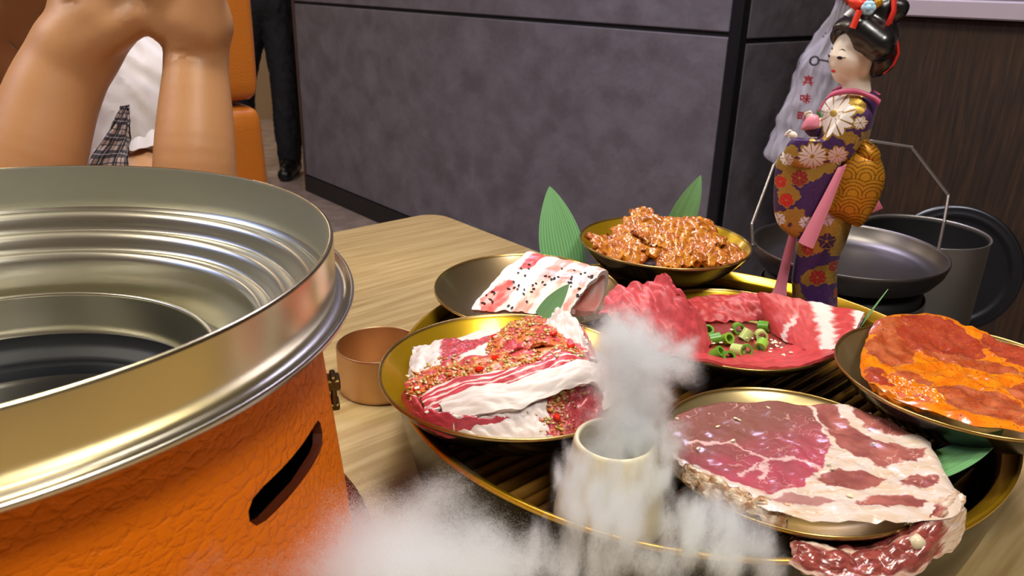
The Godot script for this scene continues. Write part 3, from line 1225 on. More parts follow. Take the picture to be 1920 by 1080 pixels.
func plate_beef(_p: Node3D) -> void:
	var red := Color(0.80, 0.25, 0.30)
	var ta := wet(beef_texture(201, [[-0.2, 0.2], [0.72, 1.3]], red, 0.75), 0.32)
	var tb := wet(beef_texture(211, [[-0.2, 0.16], [0.36, 0.42], [0.56, 0.61], [0.76, 0.80], [0.93, 1.2]], red, 0.3), 0.32)
	var tc := wet(beef_texture(221, [[-0.3, 0.62]], red, 0.5), 0.4)
	var td := wet(beef_texture(231, [[0.9, 1.3]], red, 1.0), 0.3)
	var tg := wet(beef_texture(233, [[0.9, 1.3]], red, 0.8, 384, 0.55), 0.3)
	var te := wet(beef_texture(241, [[-0.3, 1.3]], red, 0.2), 0.42)
	var tf := wet(beef_texture(251, [[-0.3, 0.1]], Color(0.80, 0.26, 0.32), 0.2), 0.28)
	var gr := "beef slices on the gold plate by the copper cup"
	var base := flat_slice("beef_slice", "fat-edged beef slice at the bottom of the chili beef heap", gr, Vector3(0.004, 0.838, -0.452), circle_outline(0.069, 0.07, 3), func(p, v): return 0.010 * (1.0 - v * v) - 0.002, te)
	var s: Array = []
	s.append(slice("beef_slice", "beef slice with a wide white fat corner at the left of the heap", gr, [Vector3(-0.0659, 0.842, -0.473), Vector3(-0.0461, 0.848, -0.4743), Vector3(-0.0206, 0.850, -0.4716), Vector3(0.0008, 0.852, -0.484)], [Vector3(-0.0616, 0.842, -0.4143), Vector3(-0.0414, 0.850, -0.4245), Vector3(-0.0188, 0.854, -0.4323), Vector3(0.0045, 0.856, -0.4486)], wet(beef_side_texture(261, red), 0.34), 0.004, 0.003, 0.0024, Vector2.ONE, 1))
	s.append(slice("beef_slice", "marbled beef slice under the thick chili garlic topping at the back", gr, [Vector3(-0.0099, 0.85, -0.4723), Vector3(0.0006, 0.858, -0.4832), Vector3(0.0189, 0.860, -0.4871), Vector3(0.0482, 0.855, -0.4822)], [Vector3(-0.0185, 0.853, -0.4271), Vector3(0.001, 0.862, -0.4323), Vector3(0.0241, 0.866, -0.433), Vector3(0.054, 0.858, -0.4287)], tg, 0.005, 0.003, 0.0024, Vector2(0.7, 0.9), 2))
	s.append(slice("beef_slice", "white fatty beef slice curling upright at the back of the heap", gr, [Vector3(0.0241, 0.872, -0.4603), Vector3(0.0318, 0.876, -0.4647), Vector3(0.0418, 0.874, -0.4569), Vector3(0.0475, 0.868, -0.4379)], [Vector3(0.0183, 0.858, -0.4572), Vector3(0.0263, 0.860, -0.4417), Vector3(0.0375, 0.860, -0.4311), Vector3(0.049, 0.858, -0.4284)], tc, 0.0, 0.003, 0.0028, Vector2.ONE, 3))
	s.append(slice("beef_slice", "long marbled beef slice with chili garlic along its front edge", gr, [Vector3(-0.0638, 0.845, -0.4188), Vector3(-0.0415, 0.853, -0.4280), Vector3(-0.0088, 0.858, -0.4370), Vector3(0.0279, 0.862, -0.4490)], [Vector3(-0.0585, 0.843, -0.400), Vector3(-0.0336, 0.853, -0.405), Vector3(0.0013, 0.860, -0.4073), Vector3(0.0402, 0.863, -0.4188)], tg, 0.002, 0.003, 0.0024, Vector2(1.4, 0.6), 4))
	s.append(slice("beef_slice", "wavy folded beef slice with thin red and white stripes", gr, [Vector3(-0.0525, 0.847, -0.3972), Vector3(-0.0331, 0.856, -0.4041), Vector3(-0.0081, 0.861, -0.4060), Vector3(0.0138, 0.866, -0.4137), Vector3(0.0301, 0.869, -0.4259), Vector3(0.043, 0.866, -0.4249)], [Vector3(-0.0473, 0.845, -0.3838), Vector3(-0.026, 0.851, -0.3880), Vector3(-0.0016, 0.857, -0.3929), Vector3(0.0169, 0.862, -0.3986), Vector3(0.0328, 0.864, -0.4068), Vector3(0.0491, 0.862, -0.4116)], tb, 0.003, 0.0014, 0.0022, Vector2.ONE, 5))
	s.append(slice("beef_slice", "mostly white folded beef slice in front of the striped one", gr, [Vector3(-0.0409, 0.848, -0.3890), Vector3(-0.0198, 0.857, -0.3926), Vector3(0.0015, 0.860, -0.3956), Vector3(0.0228, 0.866, -0.4017), Vector3(0.0422, 0.867, -0.4119), Vector3(0.0536, 0.862, -0.4124)], [Vector3(-0.0346, 0.843, -0.379), Vector3(-0.0132, 0.850, -0.3771), Vector3(0.0078, 0.853, -0.3809), Vector3(0.0293, 0.858, -0.3907), Vector3(0.0486, 0.858, -0.4003), Vector3(0.0549, 0.854, -0.4002)], te, 0.003, 0.0014, 0.0026, Vector2.ONE, 6))
	s.append(slice("beef_slice", "plain red beef slice along the left front rim", gr, [Vector3(-0.0608, 0.843, -0.4126), Vector3(-0.0474, 0.847, -0.3881), Vector3(-0.025, 0.848, -0.3768), Vector3(0.0019, 0.847, -0.3800)], [Vector3(-0.0654, 0.837, -0.4146), Vector3(-0.0520, 0.836, -0.3880), Vector3(-0.0314, 0.836, -0.3765), Vector3(-0.0080, 0.836, -0.3737)], tf, 0.003, 0.002, 0.0022, Vector2.ONE, 7))
	s.append(slice("beef_slice", "white fat beef slice resting on the front rim", gr, [Vector3(-0.0339, 0.846, -0.3792), Vector3(-0.0163, 0.851, -0.3839), Vector3(0.0048, 0.853, -0.3900), Vector3(0.0201, 0.853, -0.3963)], [Vector3(-0.0302, 0.838, -0.3762), Vector3(-0.012, 0.837, -0.3721), Vector3(0.0083, 0.836, -0.3718), Vector3(0.0256, 0.837, -0.3746)], te, 0.003, 0.002, 0.0024, Vector2(1.0, 0.7), 8))
	s.append(slice("beef_slice", "red marbled beef slice beside the smoking cup", gr, [Vector3(0.0079, 0.849, -0.3935), Vector3(0.0203, 0.854, -0.4039), Vector3(0.0363, 0.857, -0.4113), Vector3(0.0543, 0.855, -0.4150)], [Vector3(0.0143, 0.838, -0.3760), Vector3(0.0264, 0.838, -0.3757), Vector3(0.0387, 0.837, -0.3798), Vector3(0.0549, 0.838, -0.3878)], td, 0.004, 0.002, 0.0024, Vector2(0.8, 0.7), 9))
	# chili and garlic in heaps of tiny chopped bits
	var g := Geo.new()
	var dice: Array = []
	for k in 1500:
		var w := rng.randi() % 100
		var p: Vector3
		if w < 36:
			p = on_top_fast(s[1], rng.randf_range(0.02, 0.85), clampf(rng.randfn(0.5, 0.26), 0.02, 0.98))
		elif w < 66:
			p = on_top_fast(s[3], rng.randf_range(0.02, 0.98), clampf(rng.randfn(0.7, 0.2), 0.02, 1.0))
		elif w < 74:
			p = on_top_fast(s[4], rng.randf_range(0.45, 0.95), clampf(rng.randfn(0.2, 0.2), 0.02, 0.98))
		elif w < 80:
			p = on_top_fast(s[0], rng.randf_range(0.0, 0.5), rng.randf_range(0.7, 1.0))
		elif w < 92:
			p = on_top_fast(s[8], clampf(rng.randfn(0.4, 0.14), 0.02, 0.98), rng.randf_range(0.35, 1.0))
		else:
			p = on_top_fast(s[8], clampf(rng.randfn(0.45, 0.1), 0.02, 0.98), rng.randf_range(0.02, 0.4))
		var pick := rng.randf()
		var r := rng.randf_range(0.0005, 0.0019) * rng.randf_range(0.5, 1.0)
		if pick < 0.48:
			g.tint = Color(0.60, 0.33, 0.07).lerp(Color(0.72, 0.52, 0.20), rng.randf())
		elif pick < 0.80:
			g.tint = Color(0.55, 0.09, 0.02).lerp(Color(0.72, 0.22, 0.03), rng.randf())
		elif pick < 0.94:
			g.tint = Color(0.80, 0.66, 0.40)
		else:
			g.tint = Color(0.45, 0.42, 0.08)
		lump(g, p + Vector3(0, r * 0.15, 0), Vector3(r * 1.25, r * 0.55, r * rng.randf_range(0.8, 1.9)))
	var pm := mat(Color(1, 1, 1), 0.4)
	pm.vertex_color_use_as_albedo = true
	tag(obj("chili_garlic_topping", g.mesh(), pm), "minced chili and garlic strewn over the striped beef", "topping", "", "stuff")
	var pepper := mat(hexc("d92a12"), 0.18)
	var spots := [[1, 0.12, 0.45], [1, 0.72, 0.75], [1, 0.80, 0.55], [3, 0.5, 0.8], [3, 0.62, 0.5], [3, 0.1, 0.75], [8, 0.2, 0.1], [8, 0.3, 0.15], [8, 0.38, 0.75], [4, 0.9, 0.1], [1, 0.9, 0.95], [3, 0.95, 0.3]]
	var proto: MeshInstance3D = null
	for q in spots:
		var o: Node3D
		if proto == null:
			var gg := Geo.new()
			gg.box(Vector3.ZERO, Vector3(0.0052, 0.003, 0.0042), 0.0011, Basis(Vector3(0.3, 1, 0.2).normalized(), 0.4))
			proto = obj("pepper_dice", gg.mesh(), pepper)
			tag(proto, "small bright red diced pepper piece on the striped beef", "pepper", "red pepper dice on the chili beef")
			o = proto
		else:
			o = copy_of(proto, "pepper_dice")
		o.position = on_top_fast(s[q[0]], q[1], q[2]) + Vector3(0, 0.0012, 0)
		o.rotation = Vector3(rng.randf_range(-0.4, 0.4), rng.randf() * TAU, rng.randf_range(-0.4, 0.4))

# the point of a 56 x 22 slice at (u, v), on its upper side
func on_top_fast(o: MeshInstance3D, u: float, v: float) -> Vector3:
	if not o.has_meta("cache"):
		o.set_meta("cache", o.mesh.surface_get_arrays(0)[Mesh.ARRAY_VERTEX])
	var a: PackedVector3Array = o.get_meta("cache")
	var k := int(round(v * 22)) * 57 + int(round(u * 56))
	var p := a[k]
	var q := a[57 * 23 + k]
	return o.position + (p if p.y > q.y else q)

func lump(g: Geo, at: Vector3, r: Vector3) -> void:
	var b := Basis(Vector3(rng.randf_range(-0.4, 0.4), 1, rng.randf_range(-0.4, 0.4)).normalized(), rng.randf() * TAU)
	var first := g.v.size()
	var dirs := [Vector3(1, 0, 0), Vector3(-1, 0, 0), Vector3(0, 1, 0), Vector3(0, -1, 0), Vector3(0, 0, 1), Vector3(0, 0, -1)]
	for d in dirs:
		g.vert(at + b * (d * r * rng.randf_range(0.8, 1.25)), b * d)
	for q in [[0, 2, 4], [2, 1, 4], [1, 3, 4], [3, 0, 4], [2, 0, 5], [1, 2, 5], [3, 1, 5], [0, 3, 5]]:
		g.tri_i(first + q[0], first + q[1], first + q[2])

func circle_outline(r: float, wob: float, sd: int) -> Array:
	var a: Array = []
	var nz := noise(300 + sd, 1.0, 2)
	for k in 20:
		var t := TAU * k / 20.0
		a.append(Vector2(cos(t), sin(t)) * r * (1.0 + wob * nz.get_noise_2d(cos(t) * 2.0, sin(t) * 2.0)))
	return a

func beef_side_texture(sd: int, red: Color) -> ImageTexture:
	# white corner at the left, a marbled red patch, then a white band sweeping to the right
	var n1 := noise(sd, 1.0, 3)
	var n2 := noise(sd + 1, 1.0, 2)
	return paint(384, 384, func(u, v):
		var w: float = u + 0.04 * n1.get_noise_2d(u * 5.0, v * 5.0)
		var z: float = v + 0.06 * n1.get_noise_2d(u * 5.0 + 9.0, v * 5.0)
		var fat := maxf(1.0 - sm(0.30, 0.34, w), 0.0)
		fat = maxf(fat, sm(0.0, 0.05, z - (1.02 - (u - 0.3) * 1.5)) * (1.0 - sm(0.0, 0.05, z - (1.55 - (u - 0.3) * 1.35))))
		fat = maxf(fat, sm(0.86, 0.9, w))
		var r := absf(n2.get_noise_2d(u * 17.0 + 4.0, v * 15.0))
		var c := red.lerp(red.darkened(0.25), clampf(0.5 + n1.get_noise_2d(u * 9.0, v * 9.0), 0.0, 1.0)).lerp(FAT, (1.0 - sm(0.02, 0.09, r)) * 0.75)
		return c.lerp(FAT, fat))

func plate_belly(_p: Node3D) -> void:
	# stripes across v: fat rind, red lean, fat, pink lean, fat, pink lean, fat
	var n1 := noise(401, 1.0, 3)
	var n2 := noise(402, 1.0, 2)
	var t := paint(512, 384, func(u, v):
		var w: float = v + 0.03 * n1.get_noise_2d(u * 5.0, v * 3.0) + 0.008 * n2.get_noise_2d(u * 24.0, v * 10.0)
		var c := FAT
		var pink := Color(0.93, 0.64, 0.56).lerp(Color(0.90, 0.54, 0.48), clampf(0.5 + n2.get_noise_2d(u * 10.0, v * 26.0), 0, 1))
		var red := Color(0.84, 0.28, 0.27).lerp(Color(0.88, 0.40, 0.36), clampf(0.5 + n1.get_noise_2d(u * 12.0, v * 12.0), 0, 1))
		# two red patches near the left edge
		var a := in_ell(u, w, 0.10, 0.17, 0.13, 0.125)
		var b := in_ell(u, w, 0.46, 0.17, 0.13, 0.085)
		c = c.lerp(red, 1.0 - sm(0.9, 1.05, minf(a, b) + 0.16 * n2.get_noise_2d(u * 14.0, v * 14.0)))
		for q in [[0.42, 0.58, 0.0], [0.67, 0.78, 0.0], [0.9, 0.97, 0.0]]:
			var k: float = sm(q[0] - 0.012, q[0] + 0.012, w) * (1.0 - sm(q[1] - 0.012, q[1] + 0.012, w))
			c = c.lerp(pink, k * clampf(0.8 + 0.6 * n1.get_noise_2d(u * 4.0 + 7.0, v * 4.0), 0.3, 1.0))
		var vein := (1.0 - sm(0.02, 0.06, absf(n1.get_noise_2d(u * 16.0, v * 30.0)))) * 0.35
		c = c.lerp(FAT, vein)
		if u > 0.62:
			c = c.lerp(Color(0.90, 0.50, 0.44), 0.75 * sm(0.62, 0.72, u))
		return c)
	var m := wet(t, 0.3, 0.02)
	# a folded slice: up from the front edge, round a bend at the top and back beneath itself
	var fl := Vector3(-0.0308, 0.836, -0.5562)
	var fr := Vector3(0.0462, 0.836, -0.5533)
	var rl := Vector3(0.0172, 0.866, -0.6247)
	var rr := Vector3(0.0774, 0.864, -0.5929)
	var o := (fl + fr + rl + rr) * 0.25
	var nz := noise(403, 1.0, 2)
	var g := Geo.new()
	g.sheet(72, 40, func(u, v):
		var f := fl.lerp(fr, v)
		var r := rl.lerp(rr, v)
		var d := (r - f).normalized()
		var nn := Vector3.UP
		var bend := 0.0155
		var p: Vector3
		if u < 0.5:
			var k: float = u / 0.5
			p = f.lerp(r - d * bend, k) + nn * 0.006 * sin(PI * k)
		elif u < 0.72:
			var a: float = (u - 0.5) / 0.22 * PI
			p = r - d * bend + d * sin(a) * bend * 1.2 - nn * (1.0 - cos(a)) * bend * 0.95
		else:
			var k: float = (u - 0.72) / 0.28
			p = (r - d * bend - nn * bend * 1.9).lerp(f + (r - f) * 0.12 - nn * 0.003, k) - nn * 0.002 * sin(PI * k)
		p += nn * 0.0012 * nz.get_noise_2d(u * 5.0, v * 3.0) + d * 0.003 * nz.get_noise_2d(v * 6.0, 3.0) * (1.0 - u)
		p += (fr - fl).normalized() * 0.002 * nz.get_noise_2d(u * 9.0, 8.0) * (absf(v - 0.5) * 2.0)
		return p - o, 0.0042)
	var mi := obj("pork_belly_slice", g.mesh(), m, null, o)
	tag(mi, "thick striped pork belly slice folded over and sprinkled with black sesame", "meat")
	var va: PackedVector3Array = g.v
	var places: Array = []
	for q in [[0.34, 0.58, 0.12, 0.10, 8], [0.24, 0.78, 0.14, 0.12, 18], [0.17, 0.42, 0.06, 0.06, 6], [0.07, 0.15, 0.06, 0.12, 7], [0.26, 0.26, 0.14, 0.10, 7], [0.1, 0.6, 0.10, 0.3, 7], [0.4, 0.85, 0.06, 0.12, 4]]:
		for k in q[4]:
			var u := clampf(rng.randfn(q[0], q[2] * 0.6), 0.01, 0.46)
			var v := clampf(rng.randfn(q[1], q[3] * 0.6), 0.02, 0.98)
			var kk := int(round(v * 40)) * 73 + int(round(u * 72))
			var p := va[kk]
			if va[73 * 41 + kk].y > p.y:
				p = va[73 * 41 + kk]
			places.append(o + p + Vector3(rng.randf_range(-1, 1), 0, rng.randf_range(-1, 1)) * 0.0006)
	seeds("black_sesame_seed", "tiny black sesame seed on the folded pork belly slice", "black sesame seeds on the pork belly", places, mat(hexc("171210"), 0.35))

func in_ell(x: float, y: float, cx: float, cy: float, rx: float, ry: float) -> float:
	return sqrt((x - cx) * (x - cx) / (rx * rx) + (y - cy) * (y - cy) / (ry * ry))

func plate_chicken(p: Node3D) -> void:
	var n1 := noise(421, 1.0, 3)
	var n2 := noise(422, 1.0, 2)
	var t := paint(256, 256, func(u, v):
		var c := Color(0.66, 0.36, 0.10).lerp(Color(0.84, 0.56, 0.20), clampf(0.5 + n1.get_noise_2d(u * 6.0, v * 6.0) * 1.3, 0, 1))
		c = c.lerp(Color(0.78, 0.45, 0.27), clampf(n2.get_noise_2d(u * 4.0 + 5.0, v * 4.0) * 1.6, 0, 0.6))
		c = c.lerp(Color(0.25, 0.13, 0.04), 1.0 - sm(0.03, 0.14, absf(n2.get_noise_2d(u * 40.0, v * 40.0) - 0.55)))
		return c)
	var m := wet(t, 0.24, 0.02, 0.03)
	m.clearcoat_enabled = true
	m.clearcoat = 0.5
	m.clearcoat_roughness = 0.15
	var gr := "glazed chicken strips on the back plate"
	var spots := [
		[-0.046, 0.004, 0.0, 0.3, "pale glazed chicken strip at the left edge of the heap"], [-0.030, -0.018, 0.004, 1.0, "glazed chicken strip at the upper left of the heap"], [-0.020, 0.016, 0.003, -0.4, "golden glazed chicken strip low at the left front"],
		[-0.006, -0.026, 0.004, 0.2, "glazed chicken strip along the back of the heap"], [0.014, -0.022, 0.006, -0.5, "glazed chicken strip at the back right, partly raised"], [0.032, -0.012, 0.004, -0.9, "long glazed chicken strip at the right back"],
		[0.048, 0.010, 0.001, -0.7, "glazed chicken strip at the right edge of the heap"], [0.030, 0.026, 0.002, -0.2, "glazed chicken strip at the right front rim"], [0.008, 0.034, 0.001, 0.1, "pale glazed chicken strip at the front middle"],
		[-0.008, 0.006, 0.010, 0.5, "thick glazed chicken strip lying on top in the middle"], [0.014, 0.004, 0.012, -0.6, "topmost glazed chicken strip right of the middle"], [-0.028, 0.000, 0.012, 0.9, "glazed chicken strip pointing up at the left top"],
		[0.002, 0.020, 0.009, -0.3, "dark glazed chicken strip in front of the middle"], [0.034, 0.006, 0.010, -1.1, "glazed chicken strip leaning to the right on top"], [-0.040, 0.022, -0.002, -0.7, "yellow glazed chicken strip at the lower left rim"], [0.020, -0.004, 0.016, 0.2, "smallest glazed chicken strip on the crest of the heap"]]
	var k := 0
	for s in spots:
		var along := Vector3(cos(s[3]), 0.0, -sin(s[3]))
		var wide := Vector3(sin(s[3]), 0.0, cos(s[3]))
		var half := rng.randf_range(0.019, 0.027)
		var w := rng.randf_range(0.010, 0.015)
		var c: Vector3 = p.position + Vector3(s[0], s[2] - 0.004, s[1])
		var tilt := 0.7 if k == 11 else rng.randf_range(-0.2, 0.2)
		var back: Array = []
		var front: Array = []
		for i in 4:
			var x := (i / 3.0 - 0.5) * 2.0
			var q := c + along * half * x + Vector3(0, tilt * half * x - 0.004 * x * x + rng.randf_range(-0.002, 0.002), 0)
			back.append(q - wide * w * rng.randf_range(0.7, 1.1) + Vector3(0, rng.randf_range(-0.001, 0.005), 0))
			front.append(q + wide * w * rng.randf_range(0.7, 1.1) + Vector3(0, rng.randf_range(-0.006, 0.0), 0))
		slice("chicken_strip", s[4], gr, back, front, m, 0.004, 0.0035, rng.randf_range(0.004, 0.006), Vector2(0.8, 0.5), 430 + k, 36, 16, 0.22)
		k += 1
	# marinade pooled under the strips
	var gm := Geo.new()
	gm.lathe([Vector2(0.0, 0.003), Vector2(0.03, 0.003), Vector2(0.052, 0.001), Vector2(0.058, -0.003)], 40)
	var sm_ := mat(hexc("a0621c"), 0.12)
	tag(obj("marinade_pool", gm.mesh(), sm_, null, p.position + Vector3(0, -0.018, 0)), "brown marinade pooled under the glazed chicken strips", "sauce", "", "stuff")

func arrays_of(g: Geo) -> Array:
	var a: Array = []
	a.resize(Mesh.ARRAY_MAX)
	a[Mesh.ARRAY_VERTEX] = g.v
	a[Mesh.ARRAY_NORMAL] = g.n
	a[Mesh.ARRAY_TEX_UV] = g.uv
	a[Mesh.ARRAY_INDEX] = g.ix
	return a

func plate_lean(p: Node3D) -> void:
	var red := Color(0.80, 0.27, 0.28)
	var gr := "lean beef slices on the middle plate"
	var ta := wet(beef_texture(501, [[1.2, 1.3]], red, 0.05), 0.42, 0.0)
	var tb := wet(beef_texture(511, [[-0.3, -0.04]], Color(0.86, 0.33, 0.36), 0.0), 0.4, 0.003)
	var n1 := noise(521, 1.0, 3)
	var fat_end := paint(384, 384, func(u, v):
		var w: float = u + 0.05 * n1.get_noise_2d(u * 5.0, v * 6.0) - 0.10 * v
		var c := red.lerp(red.darkened(0.08), clampf(0.5 + n1.get_noise_2d(u * 10.0, v * 10.0), 0, 1))
		var f := sm(0.60, 0.66, w) * (1.0 - sm(0.74, 0.80, w))
		f = maxf(f, sm(0.88, 0.93, w))
		f = maxf(f, (1.0 - sm(0.012, 0.05, absf(w - 0.30 - 0.12 * sin(v * 5.0)))) * sm(0.25, 0.5, v) * 0.9)
		return c.lerp(FAT, f))
	var tc := wet(fat_end, 0.42, 0.0)
	var gm := Geo.new()
	gm.lathe([Vector2(0.0, 0.0), Vector2(0.04, 0.0), Vector2(0.050, -0.0005), Vector2(0.056, -0.002)], 48)
	var pool := mat(hexc("7e2317"), 0.07)
	pool.clearcoat_enabled = true
	pool.clearcoat = 1.0
	tag(obj("sauce_pool", gm.mesh(), pool, null, p.position + Vector3(0.004, -0.0105, 0.008)), "glossy dark red sauce pooled among the lean beef slices", "sauce", "", "stuff")
	slice("beef_slice", "lean beef slice lying along the front rim under the scallions", gr, [Vector3(0.1008, 0.818, -0.5462), Vector3(0.1505, 0.8145, -0.5623), Vector3(0.1968, 0.8145, -0.5705), Vector3(0.2386, 0.818, -0.5753), Vector3(0.2574, 0.826, -0.5749)], [Vector3(0.1011, 0.830, -0.5085), Vector3(0.1329, 0.8295, -0.4937), Vector3(0.1667, 0.8285, -0.4857), Vector3(0.2039, 0.829, -0.4886), Vector3(0.2371, 0.833, -0.5030)], ta, -0.004, 0.0015, 0.0022, Vector2(1.6, 1), 21, 56, 22, 0.04)
	slice("beef_slice", "bright red lean beef slice standing up at the left of the plate", gr, [Vector3(0.0664, 0.845, -0.5319), Vector3(0.0754, 0.862, -0.5406), Vector3(0.0961, 0.867, -0.5433), Vector3(0.1114, 0.876, -0.5437), Vector3(0.1218, 0.866, -0.5339)], [Vector3(0.0960, 0.832, -0.5032), Vector3(0.1060, 0.829, -0.5013), Vector3(0.1198, 0.823, -0.5100), Vector3(0.1398, 0.819, -0.5206), Vector3(0.1563, 0.819, -0.5453)], tb, 0.007, 0.004, 0.0024, Vector2(1.2, 1.0), 22, 56, 22, 0.07)
	slice("beef_slice", "lean beef slice folded behind the upright red one", gr, [Vector3(0.1000, 0.860, -0.5503), Vector3(0.1114, 0.866, -0.5507), Vector3(0.1250, 0.857, -0.5449), Vector3(0.1400, 0.838, -0.5500)], [Vector3(0.1100, 0.830, -0.5403), Vector3(0.1214, 0.828, -0.5407), Vector3(0.1350, 0.823, -0.5449), Vector3(0.1550, 0.819, -0.5520)], tb, 0.003, 0.003, 0.0024, Vector2.ONE, 23, 56, 22, 0.07)
	slice("beef_slice", "narrow dark red beef slice along the golden back of the plate", gr, [Vector3(0.1389, 0.830, -0.6022), Vector3(0.1629, 0.831, -0.6097), Vector3(0.1929, 0.834, -0.6111), Vector3(0.2123, 0.838, -0.6024)], [Vector3(0.1433, 0.820, -0.5806), Vector3(0.1728, 0.818, -0.5883), Vector3(0.1962, 0.819, -0.5882), Vector3(0.2123, 0.820, -0.5826)], ta, 0.004, 0.002, 0.0024, Vector2(1.5, 0.6), 24)
	slice("beef_slice", "beef slice with a white fat end overhanging the right rim", gr, [Vector3(0.1992, 0.846, -0.5869), Vector3(0.2199, 0.845, -0.5822), Vector3(0.2411, 0.844, -0.5692), Vector3(0.2677, 0.849, -0.5407)], [Vector3(0.2086, 0.819, -0.5754), Vector3(0.2187, 0.818, -0.5486), Vector3(0.2291, 0.822, -0.5257), Vector3(0.2461, 0.836, -0.5090)], tc, 0.001, 0.001, 0.0026, Vector2.ONE, 25, 56, 22, 0.05)
	# scallion rings
	var cols := [mat(hexc("5f9a2c"), 0.3), mat(hexc("8db93f"), 0.3), mat(hexc("b9c877"), 0.3)]
	var g := Geo.new()
	g.lathe([Vector2(0.0031, -0.0044), Vector2(0.0046, -0.0044), Vector2(0.0046, -0.0044), Vector2(0.0047, 0.0044), Vector2(0.0047, 0.0044), Vector2(0.0031, 0.0044), Vector2(0.0031, 0.0044), Vector2(0.003, -0.0044)], 20)
	var ring := g.mesh()
	var sc := [
		[0.1834, -0.5702, 0.3, 0, "dark green scallion ring at the back middle of the sauce"], [0.2062, -0.5758, 1.2, 0, "dark green scallion ring touching the right beef slice"], [0.1560, -0.5609, 0.6, 0, "dark green scallion ring farthest left in the sauce"],
		[0.1591, -0.5491, 2.0, 0, "dark green scallion ring beside the upright beef slice"], [0.1682, -0.5487, 0.9, 1, "bright green scallion ring left of the sauce middle"], [0.1865, -0.5577, 2.6, 2, "pale scallion piece lying right of the sauce middle"],
		[0.1981, -0.5575, 0.2, 2, "pale scallion piece near the right beef slice"], [0.1549, -0.5226, 1.4, 0, "dark green scallion ring at the left front of the sauce"], [0.1617, -0.5176, 0.4, 0, "dark green scallion ring nearest the front rim"],
		[0.1929, -0.5394, 2.9, 1, "bright green scallion ring standing at the right front"], [0.1724, -0.5301, 1.1, 2, "pale scallion piece at the front middle of the sauce"], [0.1790, -0.5304, 0.1, 0, "small dark green scallion ring behind the front beef slice"]]
	for q in sc:
		var o := obj("scallion_ring", ring, cols[q[3]], null, Vector3(q[0], 0.8205, q[1]))
		o.rotation = Vector3(0.9 + 0.5 * sin(q[2] * 7.0), q[2], 0.3)
		tag(o, q[4], "scallion", "scallion rings on the middle plate")
	var places: Array = []
	for k in 44:
		var a := rng.randf() * TAU
		var r := sqrt(rng.randf())
		if k < 18:
			places.append(Vector3(0.149 + cos(a) * r * 0.009, 0.8200, -0.545 + sin(a) * r * 0.012))
		elif k < 34:
			places.append(Vector3(0.203 + cos(a) * r * 0.010, 0.8205, -0.535 + sin(a) * r * 0.018))
		else:
			places.append(Vector3(0.178 + cos(a) * r * 0.02, 0.8195, -0.555 + sin(a) * r * 0.02))
	seeds("white_sesame_seed", "tiny white sesame seed in the sauce beside the scallions", "white sesame seeds on the middle plate", places, mat(hexc("f0e6cc"), 0.4))

func blob_texture(size: int, scale: float, blobs: Array, sd: int, f: Callable) -> ImageTexture:
	# f(distance to the nearest lean patch in metres, which patch, point)
	var n1 := noise(sd, 1.0, 3)
	var packed: Array = []
	for b in blobs:
		var q := PackedVector2Array(b)
		var lo := q[0]
		var hi := q[0]
		for v in q:
			lo = lo.min(v)
			hi = hi.max(v)
		packed.append([q, lo - Vector2.ONE * 0.012, hi + Vector2.ONE * 0.012])
	return paint(size, size, func(u, v):
		var p := Vector2(u - 0.5, v - 0.5) * scale
		var w := p + Vector2(n1.get_noise_2d(p.x * 90.0, p.y * 90.0), n1.get_noise_2d(p.x * 90.0 + 50.0, p.y * 90.0)) * 0.0032
		var best := 0.02
		var who := -1
		for k in packed.size():
			var e: Array = packed[k]
			if w.x < e[1].x or w.y < e[1].y or w.x > e[2].x or w.y > e[2].y:
				continue
			var d := in_poly(w, e[0])
			if d < best:
				best = d
				who = k
		return f.call(best, who, p))

func blob(c: Vector2, rx: float, ry: float, turn := 0.0) -> Array:
	var a: Array = []
	for k in 14:
		var t := TAU * k / 14.0
		a.append(c + Vector2(cos(t) * rx, sin(t) * ry).rotated(turn))
	return a

